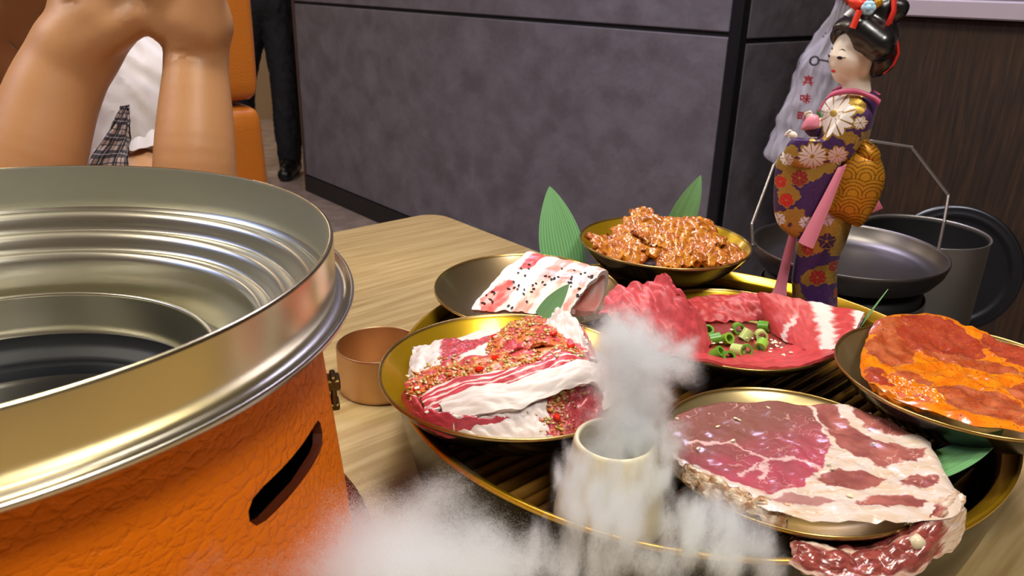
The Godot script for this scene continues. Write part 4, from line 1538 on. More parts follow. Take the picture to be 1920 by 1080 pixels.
func plate_marinated(p: Node3D) -> void:
	var n1 := noise(601, 1.0, 3)
	var n2 := noise(602, 1.0, 2)
	var blobs := [blob(Vector2(-0.036, -0.030), 0.016, 0.026, 0.55), blob(Vector2(0.004, -0.046), 0.030, 0.024, 0.35), blob(Vector2(0.012, -0.018), 0.030, 0.010, 0.55), blob(Vector2(-0.0406, 0.0108), 0.012, 0.009, 0.5),
		blob(Vector2(-0.0130, 0.0375), 0.026, 0.022, 0.3), blob(Vector2(-0.0618, 0.012), 0.008, 0.014, 0.2), blob(Vector2(0.045, -0.030), 0.012, 0.024, -0.2), blob(Vector2(0.026, 0.030), 0.014, 0.020, 0.0), blob(Vector2(-0.052, 0.036), 0.012, 0.008, 0.7), blob(Vector2(0.048, 0.010), 0.016, 0.018, 0.2), blob(Vector2(0.012, 0.064), 0.022, 0.008, 0.0), blob(Vector2(-0.025, -0.058), 0.016, 0.010, -0.3)]
	var t := blob_texture(640, 0.16, blobs, 605, func(d, who, q):
		var tone := clampf(0.5 + n1.get_noise_2d(q.x * 60.0, q.y * 60.0) * 1.1, 0, 1)
		var lean := Color(0.62, 0.26, 0.13).lerp(Color(0.74, 0.40, 0.26), tone)
		if who in [1, 5, 6]:
			lean = lean.lerp(Color(0.58, 0.17, 0.13), 0.55)
		if who == 8:
			lean = lean.lerp(Color(0.82, 0.42, 0.36), 0.7)
		var sauce := Color(0.89, 0.52, 0.05).lerp(Color(0.84, 0.42, 0.04), clampf(0.5 + n2.get_noise_2d(q.x * 80.0, q.y * 80.0), 0, 1))
		var c := lean.lerp(sauce, sm(-0.0012, 0.0016, d))
		c = c.lerp(Color(0.92, 0.62, 0.22), (1.0 - sm(0.0, 0.0012, absf(d - 0.0004))) * 0.5)
		c = c.lerp(sauce, (1.0 - sm(0.02, 0.07, absf(n1.get_noise_2d(q.x * 120.0 + 7.0, q.y * 120.0)))) * 0.4)
		c = c.lerp(Color(0.78, 0.16, 0.03), sm(0.50, 0.62, n2.get_noise_2d(q.x * 420.0, q.y * 420.0)) * 0.8)
		c = c.lerp(Color(0.20, 0.12, 0.03), sm(0.60, 0.70, n2.get_noise_2d(q.x * 520.0 + 90.0, q.y * 520.0)) * 0.8)
		return c)
	var m := wet(t, 0.2, 0.05, 0.05)
	m.clearcoat_enabled = true
	m.clearcoat = 0.8
	m.clearcoat_roughness = 0.12
	m.metallic_specular = 0.5
	var nz := noise(610, 1.0, 3)
	var gr := "orange marinated pork slices"
	var h := func(q: Vector2, _v):
		var r := q.length() / 0.074
		return 0.005 * r * r - 0.004 + 0.0028 * nz.get_noise_2d(q.x * 55.0, q.y * 55.0) + 0.0012 * nz.get_noise_2d(q.x * 190.0, q.y * 190.0) + 0.008 * sm(0.035, 0.07, -q.y - 0.25 * absf(q.x)) 
	flat_slice("marinated_pork_slice", "broad orange marinated pork slice filling the right plate", gr, p.position + Vector3(0, 0.001, 0), [Vector2(-0.0705, 0.0068), Vector2(-0.0597, -0.0204), Vector2(-0.0458, -0.0455), Vector2(-0.0309, -0.0654), Vector2(-0.0105, -0.0735), Vector2(0.0141, -0.0737), Vector2(0.0310, -0.0637), Vector2(0.0486, -0.0509), Vector2(0.0640, -0.0311), Vector2(0.0700, -0.0003), Vector2(0.0600, 0.0393), Vector2(0.0362, 0.0620), Vector2(0.005, 0.0705), Vector2(-0.0220, 0.0677), Vector2(-0.0472, 0.0539), Vector2(-0.0664, 0.0307)], h, m, 0.005)
	flat_slice("marinated_pork_slice", "small orange marinated pork end tucked under the broad slice at the left rim", gr, p.position + Vector3(-0.050, -0.003, 0.026), [Vector2(-0.018, -0.014), Vector2(-0.006, -0.018), Vector2(0.010, -0.008), Vector2(0.018, 0.010), Vector2(0.010, 0.020), Vector2(-0.006, 0.016), Vector2(-0.017, 0.004)], func(q, v): return 0.003 * nz.get_noise_2d(q.x * 150.0 + 8.0, q.y * 150.0) + 0.003, m, 0.006)

func plate_collar(p: Node3D) -> void:
	var n1 := noise(701, 1.0, 3)
	var n2 := noise(702, 1.0, 3)
	var lean1 := [Vector2(-0.0800, -0.0172), Vector2(-0.0470, -0.0470), Vector2(-0.0068, -0.0560), Vector2(0.0193, -0.0500), Vector2(0.0232, -0.0217), Vector2(0.0210, 0.0017), Vector2(0.0084, 0.0235), Vector2(-0.0102, 0.0437), Vector2(-0.0288, 0.0511), Vector2(-0.0470, 0.0421), Vector2(-0.0680, 0.0264), Vector2(-0.0820, 0.0003)]
	var lean2 := [Vector2(0.0245, -0.0500), Vector2(0.0388, -0.0475), Vector2(0.0398, -0.0225), Vector2(0.0511, 0.0003), Vector2(0.0757, 0.0074), Vector2(0.0655, 0.0158), Vector2(0.0436, 0.0244), Vector2(0.0308, 0.0121), Vector2(0.0247, -0.0041), Vector2(0.0258, -0.0279)]
	var lean3 := [Vector2(0.0495, -0.0408), Vector2(0.0648, -0.0287), Vector2(0.0753, -0.0093), Vector2(0.0633, -0.0059), Vector2(0.0514, -0.0128), Vector2(0.0465, -0.0246)]
	var lean4 := [Vector2(0.0018, 0.0337), Vector2(0.0159, 0.0272), Vector2(0.0301, 0.0285), Vector2(0.0392, 0.0345), Vector2(0.0306, 0.0410), Vector2(0.0142, 0.0464), Vector2(0.0042, 0.0431)]
	var lean5 := [Vector2(0.0429, 0.0391), Vector2(0.0547, 0.0324), Vector2(0.0658, 0.0333), Vector2(0.0651, 0.0405), Vector2(0.0512, 0.0457)]
	var lean6 := [Vector2(0.0122, 0.0585), Vector2(0.0295, 0.0502), Vector2(0.0437, 0.0496), Vector2(0.0500, 0.0569), Vector2(0.0443, 0.0602), Vector2(0.0248, 0.0609)]
	var lean7 := [Vector2(-0.0315, 0.0581), Vector2(-0.0184, 0.0514), Vector2(-0.0017, 0.0516), Vector2(0.0033, 0.0567), Vector2(-0.0050, 0.0605), Vector2(-0.0218, 0.0620)]
	var veins := [[Vector2(-0.062, 0.006), Vector2(-0.035, 0.004), Vector2(-0.020, 0.017), Vector2(-0.030, 0.040)], [Vector2(-0.020, 0.017), Vector2(-0.004, 0.016), Vector2(0.006, 0.027)], [Vector2(-0.020, 0.017), Vector2(-0.040, 0.036)]]
	var t := blob_texture(768, 0.17, [lean1, lean2, lean3, lean4, lean5, lean6, lean7], 705, func(d, who, q):
		var tone := clampf(0.5 + n1.get_noise_2d(q.x * 45.0, q.y * 45.0) * 1.2, 0, 1)
		var lean := Color(0.53, 0.29, 0.27).lerp(Color(0.66, 0.39, 0.35), tone)
		if who == 0:
			var k := sm(-0.03, 0.02, q.y + q.x * 0.5 + 0.012 * n2.get_noise_2d(q.x * 40.0, q.y * 40.0))
			lean = Color(0.52, 0.33, 0.30).lerp(Color(0.70, 0.30, 0.37), k * (0.6 + 0.4 * tone))
		elif who == 6:
			lean = Color(0.66, 0.47, 0.45)
		# fine marbling that runs with the grain
		var v := absf(n2.get_noise_2d(q.x * 70.0 + q.y * 30.0, q.y * 75.0))
		var patch := clampf(0.4 + 1.5 * n1.get_noise_2d(q.x * 28.0 + 3.0, q.y * 28.0), 0, 1)
		lean = lean.lerp(Color(0.85, 0.70, 0.66), (1.0 - sm(0.008, 0.05, v)) * patch * 0.75)
		if who == 0:
			for line in veins:
				for i in line.size() - 1:
					var a: Vector2 = line[i]
					var b: Vector2 = line[i + 1]
					var w: Vector2 = q + Vector2(n1.get_noise_2d(q.x * 120.0, q.y * 120.0), n1.get_noise_2d(q.x * 120.0 + 9.0, q.y * 120.0)) * 0.003
					var e := b - a
					var dd := (w - a - e * clampf((w - a).dot(e) / e.length_squared(), 0, 1)).length()
					lean = lean.lerp(Color(0.84, 0.70, 0.68), (1.0 - sm(0.0006, 0.0021, dd)) * 0.95)
		var fat := Color(0.83, 0.76, 0.72).lerp(Color(0.80, 0.70, 0.60), clampf(0.3 + n2.get_noise_2d(q.x * 40.0 + 9.0, q.y * 90.0) * 1.3, 0, 1))
		fat = fat.lerp(Color(0.80, 0.60, 0.42), sm(0.35, 0.65, n1.get_noise_2d(q.x * 60.0, q.y * 160.0)) * 0.6)
		fat = fat.lerp(Color(0.88, 0.83, 0.80), 1.0 - sm(0.0, 0.08, absf(n1.get_noise_2d(q.x * 50.0 + 60.0, q.y * 140.0))))
		return lean.lerp(fat, sm(-0.0007, 0.0010, d)))
	var m := wet(t, 0.2, 0.035, 0.04)
	m.clearcoat_enabled = true
	m.clearcoat = 0.35
	m.clearcoat_roughness = 0.18
	var nz := noise(710, 1.0, 3)
	var outline := [Vector2(-0.0720, -0.0140), Vector2(-0.0500, -0.0350), Vector2(-0.0064, -0.0452), Vector2(0.0269, -0.0432), Vector2(0.0526, -0.0412), Vector2(0.0735, -0.0141), Vector2(0.0796, 0.0035), Vector2(0.0744, 0.0306), Vector2(0.0711, 0.0506), Vector2(0.0593, 0.0660), Vector2(0.0341, 0.0715), Vector2(0.0079, 0.0722), Vector2(-0.0180, 0.0719), Vector2(-0.0394, 0.0621), Vector2(-0.0617, 0.0413), Vector2(-0.0708, 0.0289), Vector2(-0.0754, 0.0088)]
	var gr := "raw pork collar slices on the front plate"
	flat_slice("pork_collar_slice", "large marbled pork collar slice covering the front plate", gr, p.position, outline, func(q, v): return 0.004 + 0.003 * v * v + 0.0022 * nz.get_noise_2d(q.x * 45.0, q.y * 45.0) + 0.001 * nz.get_noise_2d(q.x * 150.0, q.y * 150.0) * v, m, 0.004, 0.17, 96, 26)
	# the second slice hangs over the plate and the tray rim at the front
	var t2 := wet(collar_strip_texture(), 0.2, 0.035, 0.04)
	t2.clearcoat_enabled = true
	t2.clearcoat = 0.6
	t2.clearcoat_roughness = 0.12
	slice("pork_collar_slice", "wet pork collar slice drooping over the front rim of the tray", gr, [Vector3(0.1486, 0.808, -0.3268), Vector3(0.1710, 0.808, -0.3232), Vector3(0.1937, 0.811, -0.3254), Vector3(0.2153, 0.829, -0.3294), Vector3(0.2392, 0.829, -0.3440)], [Vector3(0.1397, 0.813, -0.3034), Vector3(0.1586, 0.811, -0.2956), Vector3(0.1827, 0.811, -0.2966), Vector3(0.2092, 0.813, -0.3065), Vector3(0.2356, 0.816, -0.3273)], t2, 0.007, 0.003, 0.003, Vector2.ONE, 31, 56, 22, 0.12)
	slice("pork_collar_slice", "browned fat edge of pork folded over the left front rim of the plate", gr, [Vector3(0.0975, 0.829, -0.3620), Vector3(0.1085, 0.830, -0.3480), Vector3(0.1250, 0.830, -0.3340), Vector3(0.1440, 0.829, -0.3240)], [Vector3(0.0965, 0.8255, -0.3550), Vector3(0.1070, 0.825, -0.3415), Vector3(0.1230, 0.825, -0.3285), Vector3(0.1410, 0.822, -0.3190)], wet(brown_fat_texture(), 0.2, 0.05, 0.06), 0.004, 0.003, 0.004, Vector2.ONE, 32, 56, 22, 0.3)
	# a knob of white fat and sesame
	var g := Geo.new()
	g.ball(Vector3.ZERO, Vector3(0.0046, 0.0046, 0.004), 16, 10)
	for i in g.v.size():
		g.v[i] += g.v[i] * 0.35 * nz.get_noise_3d(g.v[i].x * 200.0, g.v[i].y * 200.0, g.v[i].z * 200.0)
	var fk := obj("fat_knob", g.mesh(), mat(hexc("d2c3a2"), 0.25), null, Vector3(0.2030, 0.8225, -0.3115))
	tag(fk, "small knob of white fat hanging at the front rim of the plate", "fat")
	var places: Array = []
	for q in [[-0.064, -0.020], [-0.046, -0.030], [-0.044, -0.026], [-0.041, -0.030], [-0.028, -0.022], [-0.026, -0.020], [-0.041, -0.012], [-0.004, -0.036], [0.058, -0.032], [0.064, -0.022], [-0.036, 0.003], [0.012, 0.024], [0.012, 0.029], [0.012, 0.053], [0.046, 0.002], [-0.058, 0.012]]:
		places.append(p.position + Vector3(q[0], 0.0082, q[1]))
	seeds("white_sesame_seed", "tiny white sesame seed on the marbled pork collar slice", "white sesame seeds on the pork collar", places, mat(hexc("d9cfa8"), 0.35), 0.0)

func collar_strip_texture() -> ImageTexture:
	var n1 := noise(731, 1.0, 3)
	var n2 := noise(732, 1.0, 2)
	return paint(320, 320, func(u, v):
		var w: float = v + 0.06 * n1.get_noise_2d(u * 4.0, v * 4.0)
		var lean := Color(0.46, 0.20, 0.18).lerp(Color(0.60, 0.28, 0.25), clampf(0.5 + n2.get_noise_2d(u * 8.0, v * 8.0), 0, 1))
		var fat := Color(0.86, 0.77, 0.70).lerp(Color(0.74, 0.55, 0.40), clampf(n1.get_noise_2d(u * 9.0, v * 20.0) * 1.4, 0, 1))
		var f := sm(0.78, 0.84, u + 0.05 * n1.get_noise_2d(u * 6.0, v * 9.0))
		f = maxf(f, sm(0.40, 0.44, w) * (1.0 - sm(0.48, 0.53, w)) * (1.0 - sm(0.25, 0.45, u) * 0.5))
		f = maxf(f, 1.0 - sm(0.05, 0.10, w))
		f = maxf(f, sm(0.90, 0.95, w) * 0.8)
		f = maxf(f, (1.0 - sm(0.01, 0.06, absf(n2.get_noise_2d(u * 14.0, v * 12.0)))) * 0.4)
		return lean.lerp(fat, f))

func brown_fat_texture() -> ImageTexture:
	var n1 := noise(741, 1.0, 3)
	return paint(160, 160, func(u, v):
		var k := clampf(0.5 + 1.4 * n1.get_noise_2d(u * 9.0, v * 4.0), 0, 1)
		return Color(0.60, 0.42, 0.27).lerp(Color(0.86, 0.78, 0.68), k))

# ------------------------------------------------------------------ cups, leaves, pails, bag
func leaf(label: String, base: Vector3, tip: Vector3, width: float, side: Vector3, bend: float, m: Material) -> void:
	var g := Geo.new()
	var len := (tip - base).length()
	var up := (tip - base).normalized()
	var across := (side - up * side.dot(up)).normalized()
	var nn := across.cross(up).normalized()
	g.sheet(12, 30, func(u, v):
		var t: float = v
		var w: float = width * 0.5 * pow(sin(PI * clampf(0.36 + 0.64 * t, 0, 1)), 0.8) * 1.02
		if t > 0.995:
			w = 0.0003
		var s: float = (u - 0.5) * 2.0
		return up * len * t + across * s * w + nn * (bend * t * t * len + 0.10 * absf(s) * w + 0.02 * w * sin(s * 12.0)), 0.0005)
	var o := thing("bamboo_leaf", label, "leaf", base, "bamboo leaves between the plates")
	obj("blade", g.mesh(), m, o)
	var q := Geo.new()
	var path: Array = []
	var rad: Array = []
	for k in 12:
		var t := k / 11.0 * 0.97
		path.append(up * len * t + nn * (bend * t * t * len) - nn * 0.0001)
		rad.append(0.0006 * (1.0 - 0.7 * t))
	q.tube(path, rad, 6)
	obj("midrib", q.mesh(), mat(hexc("9fb06a"), 0.4), o)

func build_small_things() -> void:
	# ceramic cup of dry ice
	var cream := mat(hexc("e0d5b8"), 0.28)
	cream.clearcoat_enabled = true
	cream.clearcoat = 0.5
	cream.clearcoat_roughness = 0.1
	var cup := thing("dry_ice_cup", "small cream ceramic cup that flares downward and pours out white smoke", "cup", Vector3(0.0575, 0.7985, -0.3565))
	var g := Geo.new()
	g.lathe([Vector2(0.0, 0.0), Vector2(0.030, 0.0), Vector2(0.0312, 0.0015), Vector2(0.0308, 0.005), Vector2(0.0283, 0.018), Vector2(0.0255, 0.032), Vector2(0.0232, 0.044), Vector2(0.0222, 0.0495), Vector2(0.0216, 0.0512), Vector2(0.0206, 0.0516), Vector2(0.0197, 0.0511), Vector2(0.0192, 0.0497), Vector2(0.0196, 0.045), Vector2(0.0212, 0.034), Vector2(0.0235, 0.02), Vector2(0.024, 0.008), Vector2(0.0, 0.006)], 64)
	obj("cup_body", g.mesh(), cream, cup)
	var ice := mat(hexc("e8eef4"), 0.5)
	g = Geo.new()
	for q in [[Vector3(0.006, 0.028, 0.002), Vector3(0.016, 0.014, 0.012), 0.4], [Vector3(-0.007, 0.027, -0.004), Vector3(0.013, 0.013, 0.014), 1.2], [Vector3(0.0, 0.014, 0.004), Vector3(0.02, 0.015, 0.018), 2.0]]:
		g.box(q[0], q[1], 0.002, Basis(Vector3(0.3, 1, 0.1).normalized(), q[2]))
	tag(obj("dry_ice", g.mesh(), ice, null, cup.position), "white dry ice lumps inside the cream cup", "ice", "", "stuff")
	# copper sauce cup
	var cop := mat(hexc("cba57c"), 0.42, 1.0)
	var cc := thing("copper_cup", "low empty copper cup on the table between the cooker and the tray", "cup", Vector3(-0.1105, TABLE_Y, -0.587))
	g = Geo.new()
	g.lathe([Vector2(0.0, 0.0), Vector2(0.0325, 0.0), Vector2(0.0345, 0.0012), Vector2(0.0352, 0.0045), Vector2(0.0355, 0.012), Vector2(0.0357, 0.0385), Vector2(0.0355, 0.0402), Vector2(0.0348, 0.0404), Vector2(0.0344, 0.039), Vector2(0.0342, 0.008), Vector2(0.033, 0.0035), Vector2(0.028, 0.0025), Vector2(0.0, 0.0022)], 80)
	obj("cup_body", g.mesh(), cop, cc)
	# leaves
	var lm := mat(hexc("3f7a3e"), 0.26)
	lm.backlight_enabled = true
	lm.backlight = Color(0.62, 0.78, 0.45)
	var lt := paint(128, 64, func(u, v):
		var k: float = 0.5 + 0.5 * sin(u * 90.0)
		return Color(0.44, 0.68, 0.42).lerp(Color(0.64, 0.86, 0.64), k * 0.6 + 0.4 * v))
	lm.albedo_color = Color.WHITE
	lm.albedo_texture = lt
	leaf("tall bamboo leaf standing upright behind the folded pork belly", Vector3(0.0520, 0.818, -0.708), Vector3(0.0350, 0.889, -0.745), 0.042, Vector3(1, 0, 0.2), 0.06, lm)
	leaf("bamboo leaf tip rising behind the glazed chicken strips", Vector3(0.163, 0.842, -0.748), Vector3(0.1810, 0.905, -0.742), 0.026, Vector3(1, 0, 0.2), -0.05, lm)
	leaf("small bamboo leaf wedged between the chili beef and the pork belly", Vector3(0.0230, 0.845, -0.5250), Vector3(0.0398, 0.8755, -0.5160), 0.014, Vector3(0.8, -0.25, 0.5), -0.05, lm)
	leaf("narrow bamboo leaf seen edge-on beside the overhanging beef slice", Vector3(0.2570, 0.828, -0.5350), Vector3(0.2835, 0.8670, -0.5480), 0.014, Vector3(0.42, -0.30, -0.85), 0.03, lm)
	leaf("bamboo leaf lying to the right of the pork collar slice", Vector3(0.2330, 0.8210, -0.3710), Vector3(0.2905, 0.8340, -0.3900), 0.030, Vector3(0.15, 0.35, 1.0), 0.10, lm)
	build_pails()
	build_bag()
	build_doll()

func build_pails() -> void:
	var st := mat(hexc("b3ada7"), 0.42, 0.95)
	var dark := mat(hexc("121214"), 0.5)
	var at := Vector3(0.437, 0.55, -0.963)
	var t := thing("steel_pail", "steel charcoal pail with a thin wire bail standing behind the doll", "pail", at)
	var g := Geo.new()
	g.lathe([Vector2(0.0, 0.0), Vector2(0.092, 0.0), Vector2(0.094, 0.002), Vector2(0.103, 0.16), Vector2(0.103, 0.16), Vector2(0.101, 0.161), Vector2(0.092, 0.006), Vector2(0.0, 0.005)], 72)
	obj("body", g.mesh(), st, t)
	g = Geo.new()
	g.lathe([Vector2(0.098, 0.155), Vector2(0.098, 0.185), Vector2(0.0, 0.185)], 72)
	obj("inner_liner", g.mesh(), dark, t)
	g = Geo.new()
	g.lathe([Vector2(0.0, 0.181), Vector2(0.085, 0.181), Vector2(0.098, 0.183), Vector2(0.108, 0.187), Vector2(0.117, 0.2), Vector2(0.1205, 0.212), Vector2(0.1205, 0.2155), Vector2(0.1185, 0.216), Vector2(0.1165, 0.213), Vector2(0.113, 0.202), Vector2(0.105, 0.193), Vector2(0.094, 0.19), Vector2(0.0, 0.189)], 80)
	obj("ash_pan", g.mesh(), mat(hexc("77716e"), 0.4, 1.0), t)
	g = Geo.new()
	var bail: Array = []
	for q in [[0.313, 0.765, -0.963], [0.311, 0.790, -0.973], [0.337, 0.862, -1.000], [0.357, 0.889, -1.006], [0.462, 0.896, -1.010], [0.514, 0.890, -1.006], [0.566, 0.832, -0.988], [0.561, 0.800, -0.975], [0.5555, 0.760, -0.963]]:
		bail.append(Vector3(q[0], q[1], q[2]) - at)
	for k in bail.size() - 1:
		g.tube([bail[k], bail[k + 1]], 0.0022, 8)
	for k in bail:
		g.ball(k, Vector3.ONE * 0.0023, 8, 6)
	obj("bail", g.mesh(), mat(hexc("b9b3b0"), 0.3, 1.0), t)
	g = Geo.new()
	var lab := Geo.new()
	lab.grid(8, 1, func(u, v):
		var a := deg_to_rad(-72.0 + 22.0 * u)
		var r := 0.1030 + 0.0008
		return Vector3(cos(a) * r, 0.105 + 0.026 * v, -sin(a) * r), false, false)
	var ltx := paint(96, 64, func(u, v):
		var c := Color(0.80, 0.78, 0.76)
		if v > 0.35 and v < 0.62 and u > 0.1 and u < 0.8 and int(u * 22.0) % 3 != 0:
			c = Color(0.62, 0.12, 0.12) if u > 0.4 else Color(0.35, 0.33, 0.33)
		return c)
	var lmm := mat(Color.WHITE, 0.5)
	lmm.albedo_texture = ltx
	obj("sticker", lab.mesh(), lmm, t)
	# a second pail and its lid
	var at2 := Vector3(0.622, 0.55, -1.125)
	var t2 := thing("steel_pail", "open steel pail standing behind the one with the wire bail", "pail", at2)
	g = Geo.new()
	g.lathe([Vector2(0.0, 0.0), Vector2(0.084, 0.0), Vector2(0.086, 0.002), Vector2(0.088, 0.188), Vector2(0.0895, 0.1915), Vector2(0.0885, 0.193), Vector2(0.086, 0.191), Vector2(0.083, 0.004), Vector2(0.0, 0.003)], 72)
	obj("body", g.mesh(), st, t2)
	g = Geo.new()
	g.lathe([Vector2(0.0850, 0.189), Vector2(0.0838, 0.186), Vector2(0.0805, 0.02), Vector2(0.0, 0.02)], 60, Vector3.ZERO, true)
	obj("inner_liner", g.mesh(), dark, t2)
	var lid := thing("pail_lid", "round dark pail lid with a shiny edge propped upright behind the pails", "lid", Vector3(0.722, 0.654, -1.205))
	lid.basis = Basis(Vector3(1, 0, 0.35).normalized(), deg_to_rad(74.0)).scaled(Vector3.ONE * 0.94) 
	g = Geo.new()
	g.lathe([Vector2(0.0, -0.004), Vector2(0.106, -0.004), Vector2(0.1115, -0.003), Vector2(0.1125, 0.0), Vector2(0.1115, 0.003), Vector2(0.106, 0.004), Vector2(0.102, 0.0025), Vector2(0.098, 0.004), Vector2(0.090, 0.0035), Vector2(0.085, 0.0), Vector2(0.0, 0.0)], 80)
	obj("disc", g.mesh(), mat(hexc("4a4b52"), 0.3, 1.0), lid)
	g = Geo.new()
	g.tube([Vector3(-0.03, 0.0, 0), Vector3(-0.026, -0.018, 0), Vector3(0.026, -0.018, 0), Vector3(0.03, 0.0, 0)], 0.003, 8)
	obj("handle", g.mesh(), dark, lid)

func stroke(g: Geo, a: Vector2, b: Vector2, w: float) -> void:
	var d := (b - a)
	var l := d.length() + w
	g.box(Vector3((a.x + b.x) * 0.5, (a.y + b.y) * 0.5, 0), Vector3(l, w, 0.0008), 0.0001, Basis(Vector3(0, 0, 1), d.angle()))

func build_bag() -> void:
	var at := Vector3(0.775, 0.64, -2.01)
	var film := mat(Color(0.86, 0.84, 0.88, 0.55), 0.3)
	film.transparency = BaseMaterial3D.TRANSPARENCY_ALPHA
	film.backlight_enabled = true
	film.backlight = Color(0.5, 0.5, 0.5)
	var t := thing("plastic_bag", "white translucent plastic bag tied with red hanging behind the doll", "bag", at)
	var nz := noise(841, 1.0, 3)
	var g := Geo.new()
	var ex := Vector3(0.917, 0, 0.398)
	var ez := Vector3(-0.398, 0, 0.917)
	g.grid(72, 60, func(u, v):
		var a: float = u * TAU
		var y: float = v * 0.46
		var w := lerpf(0.105, 0.085, sm(0.0, 0.22, y))
		w = lerpf(w, 0.018, sm(0.22, 0.42, y))
		w *= 0.35 + 0.65 * sm(-0.03, 0.03, y)
		var dd := w * 0.45 + 0.006
		var p := ex * cos(a) * w + ez * sin(a) * dd + ex * (0.06 * y - 0.012)
		var crease := nz.get_noise_3d(cos(a) * 3.0, y * 7.0, sin(a) * 3.0) * 0.022 + absf(nz.get_noise_3d(cos(a) * 5.0 + 9.0, y * 4.0, sin(a) * 5.0)) * -0.018
		p += (ex * cos(a) + ez * sin(a)) * crease * (1.0 - 0.6 * sm(0.3, 0.44, y))
		return p + Vector3(0, y, 0), true, true)
	obj("film", g.mesh(), film, t)
	# crumpled paper inside that gives the bag its body
	g = Geo.new()
	g.grid(40, 30, func(u, v):
		var a: float = u * TAU
		var b: float = v * PI
		var k := 1.0 + 0.25 * nz.get_noise_3d(cos(a) * 2.0, b * 1.5, sin(a) * 2.0)
		return ex * (cos(a) * sin(b) * 0.075 * k) + ez * (sin(a) * sin(b) * 0.028 * k) + Vector3(0, 0.15 + cos(b) * 0.14, 0), true, true)
	obj("contents", g.mesh(), mat(hexc("b3a8ae"), 0.7), t)
	# red tie at the neck
	var red := mat(hexc("e2472c"), 0.45)
	g = Geo.new()
	g.ball(Vector3(0.028, 0.425, 0.018) , Vector3(0.026, 0.02, 0.02), 16, 10)
	for k in g.v.size():
		g.v[k] += g.n[k] * 0.006 * nz.get_noise_3d(g.v[k].x * 60.0, g.v[k].y * 60.0, g.v[k].z * 60.0)
	for q in [[Vector3(0.02, 0.42, 0.025), Vector3(-0.055, 0.448, 0.025)], [Vector3(0.03, 0.42, 0.03), Vector3(0.035, 0.35, 0.04)], [Vector3(0.03, 0.43, 0.02), Vector3(0.06, 0.50, 0.03)], [Vector3(0.02, 0.43, 0.02), Vector3(-0.01, 0.50, 0.02)]]:
		g.sheet(6, 14, func(u, v):
			var p: Vector3 = q[0].lerp(q[1], v)
			return p + ex * (u - 0.5) * 0.026 + ez * (0.008 * sin(u * 7.0 + v * 5.0)), 0.0012)
	obj("red_tie", g.mesh(), red, t)
	# red writing down its side, a round dark mark above
	var c := 0.030
	var ink := mat(hexc("b3313a"), 0.5)
	var marks := [
		[[0.0, 0.45, 0.0, 0.3], [-0.4, 0.3, 0.4, 0.3], [-0.25, 0.15, 0.25, 0.15], [-0.25, 0.3, -0.25, -0.2], [0.25, 0.3, 0.25, -0.2], [-0.25, 0.0, 0.25, 0.0], [-0.45, -0.2, 0.45, -0.2], [-0.2, -0.25, -0.4, -0.45], [0.2, -0.25, 0.4, -0.45]],
		[[-0.45, 0.25, -0.2, 0.25], [-0.45, 0.25, -0.45, -0.15], [-0.2, 0.25, -0.2, -0.15], [-0.45, -0.15, -0.2, -0.15], [0.15, 0.45, 0.15, -0.45], [-0.05, 0.25, 0.4, 0.25], [-0.1, 0.02, 0.45, 0.02], [0.15, 0.0, -0.1, -0.35], [0.15, 0.0, 0.42, -0.35]],
		[[-0.45, 0.35, -0.05, 0.35], [-0.45, 0.35, -0.45, -0.25], [-0.05, 0.35, -0.05, -0.25], [-0.25, 0.35, -0.25, -0.25], [-0.45, 0.05, -0.05, 0.05], [-0.45, -0.25, -0.05, -0.25], [0.05, 0.3, 0.48, 0.3], [0.28, 0.3, 0.28, -0.42], [0.28, -0.42, 0.15, -0.35]]]
	for k in 3:
		g = Geo.new()
		for s in marks[k]:
			stroke(g, Vector2(s[0], s[1]) * c * 0.8 + Vector2(0, -k * 0.043), Vector2(s[2], s[3]) * c * 0.8 + Vector2(0, -k * 0.043), 0.0034)
		var ch := obj("red_character", g.mesh(), ink, t, Vector3(-0.052, 0.232, 0.0) + ez * 0.062 + ex * 0.012)
		ch.basis = Basis(ex, Vector3.UP, ez)
	g = Geo.new()
	var ring: Array = []
	for k in 15:
		var a := TAU * k / 14.0
		ring.append(Vector3(cos(a) * 0.010, sin(a) * 0.010, 0))
	g.tube(ring, 0.0026, 6)
	g.tube([Vector3(0.012, 0.003, 0), Vector3(0.03, 0.001, 0), Vector3(0.045, -0.006, 0)], 0.0024, 6)
	var o := obj("logo_mark", g.mesh(), mat(hexc("3a3a40"), 0.5), t, Vector3(-0.045, 0.278, 0.0) + ez * 0.056 + ex * 0.012)
	o.basis = Basis(ex, Vector3.UP, ez)
	# the hook that it hangs from
	g = Geo.new()
	var off := Vector3(0.028, 0.44, 0.018)
	g.tube([off + Vector3(0, 0.0, 0), off + Vector3(0, 0.10, 0), off + Vector3(0, 0.13, -0.01), off + Vector3(-0.05, 0.135, -0.08), off + Vector3(-0.14, 0.135, -0.19)], 0.004, 8)
	tag(obj("wall_hook", g.mesh(), mat(hexc("2a2a2c"), 0.4, 0.8), null, at), "dark metal hook on the grey wall that carries the plastic bag", "hook")

# ------------------------------------------------------------------ the doll (built in centimetres: x to the right, y up, z toward the table's near side)
const KIM_LO := Vector2(-6.0, -0.5)
const KIM_SIZE := Vector2(10.0, 21.5)

func flower(p: Vector2, c: Vector2, r: float, petals: int, turn: float) -> float:
	# below 1 inside
	var d := p - c
	var a := d.angle() + turn
	return d.length() / (r * (0.74 + 0.26 * absf(cos(a * petals * 0.5))))

